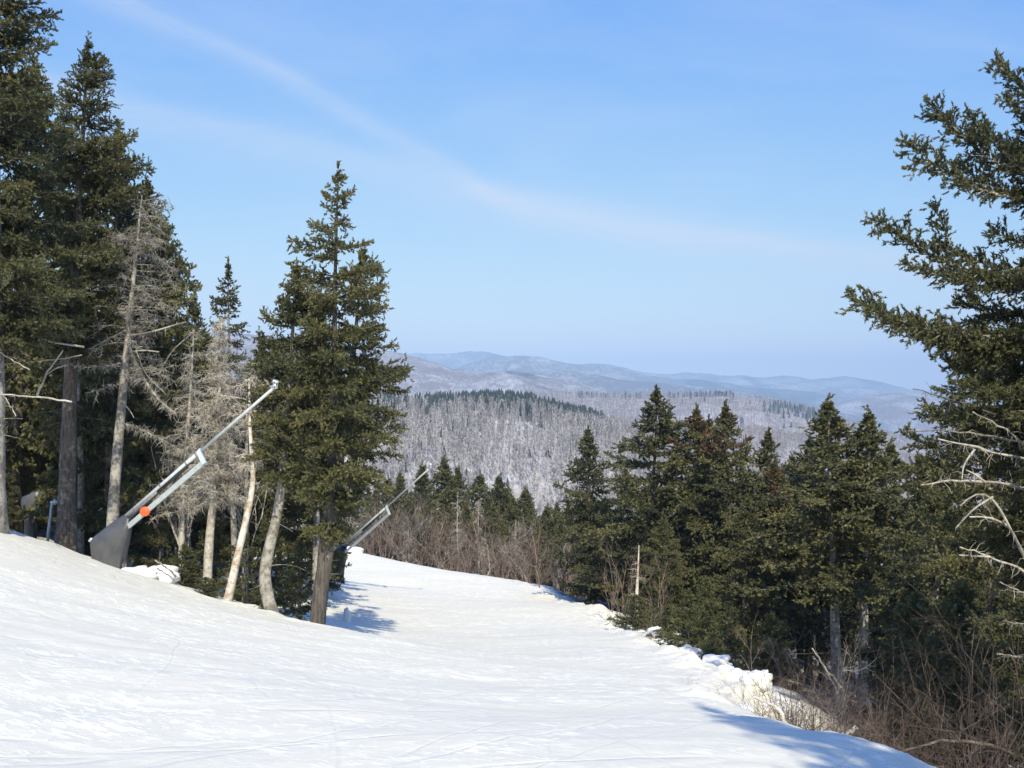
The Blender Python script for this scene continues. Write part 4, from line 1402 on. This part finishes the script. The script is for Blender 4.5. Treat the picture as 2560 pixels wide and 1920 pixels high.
def snow_gun(label, Y, ground_px, sc_, off, tarp):
    """drawn for the nearer gun; the other one repeats it at its own distance"""
    Y0 = 31.0
    o0 = at(110, 569, Y0)

    def q(px, py, dy=0.):
        lean = np.clip((px - 120) / 155, 0, 1.1) * -3.7      # the lance leans out over the piste, towards the eye
        return (at(px, py, Y0 + dy + lean) - o0) * sc_

    b = at(ground_px[0], ground_px[1], Y)
    root = empty('snow_gun', b, label, 'snow gun', GUN)
    rng = np.random.default_rng(91)
    s = sc_ * (.70 if sc_ > 1.1 else 1)

    def bar(name, pts, r, mat, par=root, n=14, rr=None):
        m = MB()
        P = np.asarray(pts, float)
        add_tube(m, P, rr if rr is not None else r, n)
        return m.build(name, mat, par, True)
    A0, A1, A2 = q(118, 523), q(199, 452.5), q(275.5, 386.5)
    ax_ = nrm(A1 - A0)
    bar('main_tube', [A0, A0 + (A1 - A0) * .5, A1], .055 * s, ALU)
    bar('lance', [A1 - ax_ * .2 * s, A1 + (A2 - A1) * .5, A2], .040 * s, ALU)
    col = MB()
    add_tube(col, [A1 - ax_ * .10 * s, A1 + ax_ * .10 * s], .075 * s, 14)
    col.build('collar', ALU, root, True)
    # nozzle head
    hd = MB()
    add_tube(hd, [q(275.3, 389), q(275.3, 382)], .068 * s, 14)
    add_tube(hd, [q(275.3, 383), q(276.0, 380.5)], .078 * s, 14)
    add_tube(hd, [q(272, 388), q(276, 384.5)], .055 * s, 12)
    head = hd.build('nozzle_head', ALU, root, True)
    nz = MB()
    for (dx, dz) in ((-.05, .02), (.05, .02), (0, .07), (0, -.05)):
        c = q(275.3, 385) + np.array([dx, -.075, dz]) * s
        add_tube(nz, [c, c + np.array([0, -.025, 0]) * s], .018 * s, 8)
    nz.build('nozzle', BLACK, head, True)
    # ram pipe below, with its bracket
    B0, B1 = q(126, 528.5, -.12), q(203.0, 463.0, -.12)
    bx = nrm(B1 - B0)
    bp = MB()
    box(bp, (B0 + B1) / 2, np.linalg.norm(B1 - B0), .125 * s, .13 * s, bx)
    bp.build('support_beam', PIPE, root)
    br = MB()
    C0, C1 = q(204.0, 463.6, -.12), q(199.0, 453.0, -.10)
    box(br, (C0 + C1) / 2 + bx * .02 * s, np.linalg.norm(C1 - C0) + .06 * s, .10 * s, .12 * s, C1 - C0)
    br.build('bracket', PIPE, root)
    bar('ram_sleeve', [q(128, 519), q(160, 489.5)], .055 * s, STEEL)
    bar('ram_rod', [q(158, 491.5, -.03), q(187, 466.5, -.03)], .045 * s, BLACK)
    h = MB()
    hp = resample([q(123, 526, -.1), q(140, 509, -.2), q(165, 488, -.1), q(190, 463.5, -.05)], 12)
    add_tube(h, hp, .022 * s, 8)
    h.build('hose', BLACK, root, True)
    # fabric cover: rings of a draped skirt over the swivel, drooping folds towards the hem
    cv_ = MB()
    ring_px = [  # uphill edge, downhill edge (both as seen), half depth
        ((124.8, 514.0), (130.8, 519.0), .13), ((117, 519.0), (131.6, 524.5), .22), ((105, 528.0), (130.6, 534), .33), ((95, 536), (128.4, 544), .40),
        ((90.8, 540.5), (127, 550), .42), ((92, 546), (126, 556), .41), ((93.2, 556), (124.5, 566), .42), ((94, 568), (123, 579), .45)]
    nr = 48
    V = []
    for i, (pl, pr, hd_) in enumerate(ring_px):
        L_, R_ = q(*pl), q(*pr)
        c, hx_ = (L_ + R_) / 2, (R_ - L_) / 2
        k = i / (len(ring_px) - 1)
        for j in range(nr):
            a = 2 * math.pi * j / nr
            fold = 1 + (.055 * math.sin(13 * a + .4 * i) + .05 * math.sin(7 * a + 1.7 - .3 * i)) * max(k - .2, 0) * 1.6
            e = .80
            ca, sa = math.cos(a), math.sin(a)
            V.append(c + hx_ * math.copysign(abs(ca) ** e, ca) * (1 + (fold - 1) * .4) + np.array([0, math.copysign(abs(sa) ** e, sa) * hd_ * fold * s, 0]))
    Fc = []
    for i in range(len(ring_px) - 1):
        for j in range(nr):
            Fc.append([i * nr + j, i * nr + (j + 1) % nr, (i + 1) * nr + (j + 1) % nr, (i + 1) * nr + j])
    base = cv_.n
    cv_.add(V, Fc)
    cv_.add([np.mean(V[:nr], axis=0)] + V[:nr], [[0, 1 + (j + 1) % nr, 1 + j] for j in range(nr)])
    cover = cv_.build('cover', tarp, root, True)
    md = cover.modifiers.new('sub', 'SUBSURF')
    md.levels = md.render_levels = 1
    for f in (.22, .55, .86):
        cl = MB()
        pc = A0 + (A1 - A0) * f
        add_tube(cl, [pc - ax_ * .025 * s, pc + ax_ * .025 * s], .066 * s, 12)
        box(cl, pc + np.array([.03, -.03, -.075]) * s, .05 * s, .03 * s, .05 * s, ax_)
        cl.build('clamp', STEEL, root)
    kn = MB()
    add_tube(kn, [q(89, 541, -.1), q(94, 539.5, -.1)], .035 * s, 8)
    add_tube(kn, [q(91.5, 541.5, -.1), q(91.5, 538, -.1)], .05 * s, 8)
    kn.build('winch_knob', ALU, root, True)
    for (p0, p1) in (((93.5, 543), (92, 569)), ((123.5, 540), (125.5, 577)), ((110, 545), (109, 577))):
        lg = MB()
        add_tube(lg, [q(*p0, .05), q(*p1, .05)], .035 * s, 8)
        lg.build('leg', STEEL, root, True)
    # flap of the skirt that hangs open on the downhill side
    fl = MB()
    fp = [q(122.5, 556, -.05), q(125.8, 561, -.15), q(128.0, 575, -.20), q(122.5, 575, -.35), q(121.5, 566, -.28)]
    fp2 = [p + np.array([0, .02 * s, 0]) for p in fp]
    n5 = 5
    fl.add(fp + fp2, [[0, 1, 2, 3], [n5 + 3, n5 + 2, n5 + 1, n5]])
    fl.add(fp + fp2, [[0, 3, 4], [n5 + 4, n5 + 3, n5]])
    fl.add(fp + fp2, [[k, n5 + k, n5 + (k + 1) % 5, (k + 1) % 5] for k in range(5)])
    fl.build('flap', tarp, root)
    return root, q


ga, q_ = snow_gun('silver snow gun lance with orange marker above a charcoal tarp cover', 31.0, (110, 569), 1.0, None, TARP)
mk = MB()
c = q_(145, 511.5, -.30)
add_tube(mk, [c + np.array([0, .05, 0]), c + np.array([0, -.03, 0]), c + np.array([0, -.05, 0])], [.135, .135, .10], 20)
mk.build('orange_marker', ORANGE, ga, True)
gb_Y = 62.0
snow_gun('smaller snow gun lance farther down with a black cover behind the thick trunk', gb_Y, (334, 580), 1.32, None, TARP2)[0].rotation_euler = (0, 0, math.radians(-13))

# covered machine and standpipe in the shade
b = at(25, 552, 38)
b[2] = gz(b[0], b[1]) - .1
r = empty('covered_machine', b + np.array([.2, 0, 0]), 'dark tarp-covered machine on a post in the shaded woods', 'machine')
m = MB()
add_tube(m, [(0, 0, 0), (-.05, 0, 1.6)], .10, 10)
m.build('post', STEEL, r, True)
m = MB()
rngc = np.random.default_rng(3)
prof = [(2.75, .30, .25, .25), (2.6, .62, .40, .15), (2.2, .60, .42, .08), (1.8, .45, .36, 0), (1.45, .30, .26, -.05), (.9, .28, .25, -.03), (.3, .34, .30, 0)]
V = []
for i, (z, hx, hy, ox) in enumerate(prof):
    for j in range(24):
        a = 2 * math.pi * j / 24
        f = 1 + .08 * math.sin(6 * a + i) + .05 * math.sin(3 * a + 2 * i)
        V.append((ox + hx * f * math.cos(a), hy * f * math.sin(a), z + .10 * math.cos(a) * (i < 2)))
Fc = [[i * 24 + j, i * 24 + (j + 1) % 24, (i + 1) * 24 + (j + 1) % 24, (i + 1) * 24 + j] for i in range(len(prof) - 1) for j in range(24)]
m.add(V, Fc)
m.add(V[:24] + [np.mean(V[:24], axis=0)], [[24, (j + 1) % 24, j] for j in range(24)])
m.build('tarp_cover', TARP, r, True)
r.scale = (.62, .62, .72)
b = at(46, 552, 37)
b[2] = gz(b[0], b[1]) - .1
r = empty('standpipe', b, 'slim grey standpipe with a side outlet in the shaded woods', 'pipe')
m = MB()
add_tube(m, [(0, 0, 0), (.08, 0, 1.0), (.20, 0, 2.0)], .05, 10)
m.build('pipe', PIPE, r, True)
m = MB()
add_tube(m, [(.16, 0, 1.98), (.42, -.05, 2.0)], .065, 10)
add_tube(m, [(.30, -.02, 1.90), (.30, -.02, 2.10)], .05, 8)
m.build('outlet', ALU, r, True)


# ------------------------------------------------------------------ loose snow blocks
def lump(label, px, py, Y, sx, sy, sz, seed, rot=0., name='snow_block', up=.3):
    rng = np.random.default_rng(seed)
    nu_, nv_ = 34, 22
    V = []
    for i in range(nv_ + 1):
        th = math.pi * i / nv_
        for j in range(nu_):
            ph = 2 * math.pi * j / nu_
            d = np.array([math.sin(th) * math.cos(ph), math.sin(th) * math.sin(ph), math.cos(th)])
            d = np.sign(d) * np.abs(d) ** .82
            f = 1 + .52 * float(fbm(np.array([d[0] * 1.9 + seed]), np.array([d[1] * 1.7 + d[2] * 2.3]), 5, seed, .42)[0])
            V.append(d * f * np.array([sx, sy, sz]))
    Fc = [[i * nu_ + j, (i + 1) * nu_ + j, (i + 1) * nu_ + (j + 1) % nu_, i * nu_ + (j + 1) % nu_] for i in range(nv_) for j in range(nu_)]
    m_ = MB()
    m_.add(V, Fc)
    o = m_.build(name, LUMP, None, True)
    p = at(px, py, Y)
    o.location = (p[0], p[1], gz(p[0], p[1]) + sz * up)
    o.rotation_euler = (0, 0, rot)
    return props(o, label, 'snow block', 'loose snow blocks')


lump('white snow block with a stick before the woods beside the snow gun', 160, 572, 31.2, .46, .3, .30, 5, .2)
lump('low snow heap beside the tarp cover', 140, 575, 30.6, .55, .35, .16, 6, .2)
lump('small upright snow slab in the blue shade', 347, 620, 40.5, .14, .10, .36, 7, .2)
lump('rounded snow hump at the far brow beside the black cover', 352, 556, 78, .9, .7, .36, 8)
lump('biggest snow block perched on the bank edge', 715, 658, 27.4, .42, .34, .22, 9, .4)
lump('second snow block lower on the bank by the tan shrub', 757, 682, 21.8, .34, .28, .19, 10, 1.0)
lump('crumbled snow block among the young firs', 690, 644, 31, .34, .3, .22, 11, .3)
lump('snow block below the perched ones', 735, 668, 23.5, .40, .3, .20, 12, 2)
lump('small crumb of snow at the bank crest', 672, 634, 36, .3, .25, .2, 13, .7)
lump('angular snow crumb above the young firs', 656, 626, 40, .3, .3, .22, 14, .7)
for k, (px, py, Y, s_) in enumerate([(700, 655, 29.2, .20), (726, 662, 26, .22), (745, 676, 23, .2), (664, 632, 37.5, .2), (768, 690, 21, .22), (745, 700, 19.3, .18), (778, 716, 16.8, .2), (640, 620, 43, .22)]):
    s_ = s_ * (.5 if Y < 18 else .9)
    lump('small broken snow clod along the bank edge', px, py, Y, s_ * 1.3, s_, s_ * .7, 40 + k, k * .9, up=.1)
st_ = stick('short stick resting on the white snow block', [(176, 577), (166, 567), (155, 560)], 30.7, .03, .02, LICHEN, 90, 'short_stick')


# ------------------------------------------------------------------ woods on the far hills
def hill_z(H, x, y):
    X, Y, Z = H
    # nearest row/column lookup on the hill's own grid
    iy = np.clip(np.searchsorted(Y[:, 0], y), 1, len(Y) - 1)
    f = (y - Y[iy - 1, 0]) / (Y[iy, 0] - Y[iy - 1, 0])
    out = np.zeros(len(x))
    nu_ = X.shape[1]
    x0 = X[iy, 0]
    x1 = X[iy, -1]
    cx = np.clip((x - x0) / (x1 - x0) * (nu_ - 1), 0, nu_ - 1.001)
    ix = cx.astype(int)
    g_ = cx - ix
    za = Z[iy - 1, ix] * (1 - g_) + Z[iy - 1, ix + 1] * g_
    zb = Z[iy, ix] * (1 - g_) + Z[iy, ix + 1] * g_
    return za * (1 - f) + zb * f


def hardwoods(name, H, N, ur, vr, hgt, rr, mat, label, seed, br=8, skip=None):
    rng = np.random.default_rng(seed)
    Yg = H[1][:, 0]
    y = rng.uniform(*vr, N)
    x = rng.uniform(*ur, N) * y
    if skip is not None:
        k = skip(x, y, rng)
        x, y = x[k], y[k]
        N = len(x)
    z = hill_z(H, x, y)
    h = hgt * rng.uniform(.65, 1.15, N)
    B = np.stack([x, y, z - .5], 1)
    T = B + np.stack([rng.normal(0, .04, N) * h, rng.normal(0, .04, N) * h, h], 1)
    tint = rng.uniform(0, 1, N)
    m_ = MB()
    V, Fc = prisms(B, T, rr * rng.uniform(.5, 1.1, N), rr * .2, 3)
    m_.add(V, Fc, np.repeat(tint, 3))
    i = np.repeat(np.arange(N), br)
    f = rng.uniform(.42, .92, len(i))
    P = B[i] + (T - B)[i] * f[:, None]
    a = rng.uniform(0, 6.28, len(i))
    e = np.radians(rng.uniform(15, 75, len(i)))
    d = np.stack([np.cos(a) * np.cos(e), np.sin(a) * np.cos(e), np.sin(e)], 1)
    l = h[i] * rng.uniform(.15, .40, len(i)) * (1.3 - f)
    E = P + d * l[:, None]
    M = P + d * (l * .45)[:, None]
    wv = np.stack([-np.sin(a), np.cos(a), np.zeros(len(i))], 1) * rr * 1.15
    V = np.stack([P, M - wv, E, M + wv], 1).reshape(-1, 3)
    m_.add(V, np.arange(len(V)).reshape(-1, 4), tint[i])
    o = m_.build(name, mat)
    return props(o, label, 'woods', kind='stuff')


def mat_far_twigs(name, lo, hi):
    m_, nt, b_ = new_mat(name)
    g_ = NT(nt)
    a = g_.n('ShaderNodeAttribute', attribute_name='tint')
    g_.l(g_.ramp(a.outputs['Fac'], [(0, lo), (.6, tuple((p + q) / 2 for p, q in zip(lo, hi))), (1, hi)]), b_.inputs['Base Color'])
    b_.inputs['Roughness'].default_value = 1
    b_.inputs['Specular IOR Level'].default_value = 0
    return m_


FT = mat_far_twigs('far_hardwood_bark', (.22, .20, .195), (.54, .505, .475))
FT2 = mat_far_twigs('farther_hardwood_bark', (.17, .14, .13), (.42, .37, .35))


def thin(x, y, rng):
    n = fbm(x / 55, y / 90, 3, 5)
    px = x / y * F + 512
    crest = (y > 945) & (px > 425) & (px < 600)
    return rng.uniform(0, 1, len(x)) < np.where(crest, .22, np.clip(.86 + n * 1.3, .42, 1))


hardwoods('hillside_woods', H1, 21000, (-.24, .30), (600, 1010), 13, .22, FT, 'grey bare hardwoods covering the snowy hillside', 301, 14, thin)
hardwoods('bare_hill_woods', H2, 14000, (-.02, .42), (1150, 1680), 15, .28, FT2, 'brownish bare woods on the hill between the spruce tops', 302, 6)
hardwoods('long_hill_woods', H3, 16000, (-.05, .42), (1750, 2640), 15, .42, FT2, 'bare woods on the long snowy hill', 303, 5, lambda x, y, r: r.uniform(0, 1, len(x)) < np.clip(.75 + fbm(x / 130, y / 160, 3, 9) * 1.5, .1, 1))


def small_conifer(seed, H=12.5, R=4.6):
    rng = np.random.default_rng(seed)
    V, Fc = [], []
    n = 0
    L = 15
    for i in range(L):
        f = i / (L - 1)
        zt = H * (1 - .93 * f)
        rad = R * (.06 + .94 * f ** .85)
        k = 5 + int(5 * f)
        a0 = rng.uniform(0, 6.28)
        for j in range(k):
            a = a0 + 2 * math.pi * j / k + rng.normal(0, .15)
            r_ = rad * rng.uniform(.7, 1.15)
            wd = rad * 3.0 / k + .25
            d = np.array([math.cos(a), math.sin(a), 0])
            t = np.array([-d[1], d[0], 0])
            top = np.array([0, 0, zt + H * .07])
            mid = d * r_ * .55 + np.array([0, 0, zt])
            end = d * r_ + np.array([0, 0, zt - H * .03])
            V += [top, mid + t * wd, end, mid - t * wd]
            Fc.append([n, n + 1, n + 2, n + 3])
            n += 4
    m_ = MB()
    m_.add(np.array(V), np.array(Fc), rng.uniform(.1, .9, len(Fc)))
    m_.add(*prisms([[0, 0, 0]], [[0, 0, H * .9]], .2, .05, 4), .2)
    o = m_.build('spruce_tree', FARNEEDLE)
    me = o.data
    bpy.data.objects.remove(o)
    return me


SMALL = [small_conifer(k) for k in (1, 2, 3)]


def far_spruce(x, y, z, s, label, group, k):
    o = bpy.data.objects.new('spruce_tree', SMALL[k % 3])
    COL.objects.link(o)
    o.location = (x, y, z)
    o.rotation_euler = (0, 0, k * 1.7)
    o.scale = (s * (.9 + .25 * ((k * 37) % 10) / 10), s, s)
    props(o, label, 'tree', group)


rf = np.random.default_rng(77)
N = 285
pxs = np.concatenate([rf.uniform(378, 440, 70), rf.uniform(432, 604, 215)])
off = np.abs(rf.normal(0, 1, N)) * np.interp(pxs, [378, 420, 470, 540, 604], [80, 60, 46, 44, 20])
yv = 1004 - off
xv = (pxs - 512) / F * yv
zv = hill_z(H1, xv, yv)
for k in range(130):
    far_spruce(xv[k * 2], yv[k * 2], zv[k * 2] - .6, rf.uniform(.85, 1.25), 'tiny dark spruce on the crest of the snowy hill', 'dark spruces on the hill crest', k)
CREST = [(xv[k], yv[k], zv[k]) for k in range(N) if k % 2 or k >= 260]
pe = rf.uniform(428, 600, 170)
ye = 1004 - rf.uniform(0, 1, 170) * np.interp(pe, [428, 470, 540, 600], [62, 58, 52, 18])
xe = (pe - 512) / F * ye
CREST += list(zip(xe, ye, hill_z(H1, xe, ye)))
N = 50
pxs = np.concatenate([rf.uniform(384, 470, 32), rf.uniform(470, 640, 18)])
yv = rf.uniform(700, 960, N)
xv = (pxs - 512) / F * yv
zv = hill_z(H1, xv, yv)
for k in range(N):
    far_spruce(xv[k], yv[k], zv[k] - .5, rf.uniform(.45, .8), 'tiny scattered spruce among the hillside hardwoods', 'scattered spruces on the hillside', k)
# conifer patches on the long hill: too many and too small to count
m_ = MB()
mc = MB()
tmpl = SMALL[0]
tv = np.zeros(len(tmpl.vertices) * 3, dtype=np.float32)
tmpl.vertices.foreach_get('co', tv)
tv = tv.reshape(-1, 3)[:-8]
qd = np.arange(len(tv)).reshape(-1, 4)
for (n_, p0, p1, y0, y1) in ((150, 768, 837, 2330, 2520), (60, 690, 735, 2540, 2610), (40, 575, 690, 2500, 2600), (50, 660, 860, 2000, 2500)):
    px = rf.uniform(p0, p1, n_)
    yv = rf.uniform(y0, y1, n_)
    xv = (px - 512) / F * yv
    zv = hill_z(H3, xv, yv)
    for k in range(n_):
        m_.add(tv * rf.uniform(.8, 1.3) + np.array([xv[k], yv[k], zv[k] - .5]), qd, .3)
for (x_, y_, z_) in CREST:
    mc.add(tv * rf.uniform(.85, 1.25) + np.array([x_, y_, z_ - .6]), qd, rf.uniform(.1, .5))
props(mc.build('crest_spruce_woods', FARNEEDLE), 'dark mass of spruces capping the snowy hill', 'woods', kind='stuff')
props(m_.build('hill_spruce_woods', FARNEEDLE), 'blue-dark patch of spruces on the long hill', 'woods', kind='stuff')

# ------------------------------------------------------------------ air
hz = MB()
x0, x1, y0, y1, z0, z1 = -15800, 15800, -120, 15800, -1000, 580
hz.add([[x, y, z] for x in (x0, x1) for y in (y0, y1) for z in (z0, z1)], [[0, 1, 3, 2], [4, 6, 7, 5], [0, 4, 5, 1], [2, 3, 7, 6], [0, 2, 6, 4], [1, 5, 7, 3]])
hm = bpy.data.materials.new('haze_air')
hm.use_nodes = True
nt = hm.node_tree
nt.nodes.remove(nt.nodes['Principled BSDF'])
pv = nt.nodes.new('ShaderNodeVolumePrincipled')
pv.inputs['Color'].default_value = (.43, .645, 1.0, 1)
pv.inputs['Density'].default_value = 1.4e-4
pv.inputs['Anisotropy'].default_value = -.38
nt.links.new(pv.outputs[0], nt.nodes['Material Output'].inputs['Volume'])
props(hz.build('haze', hm), 'thin blue winter haze over the hills', 'haze', kind='stuff')
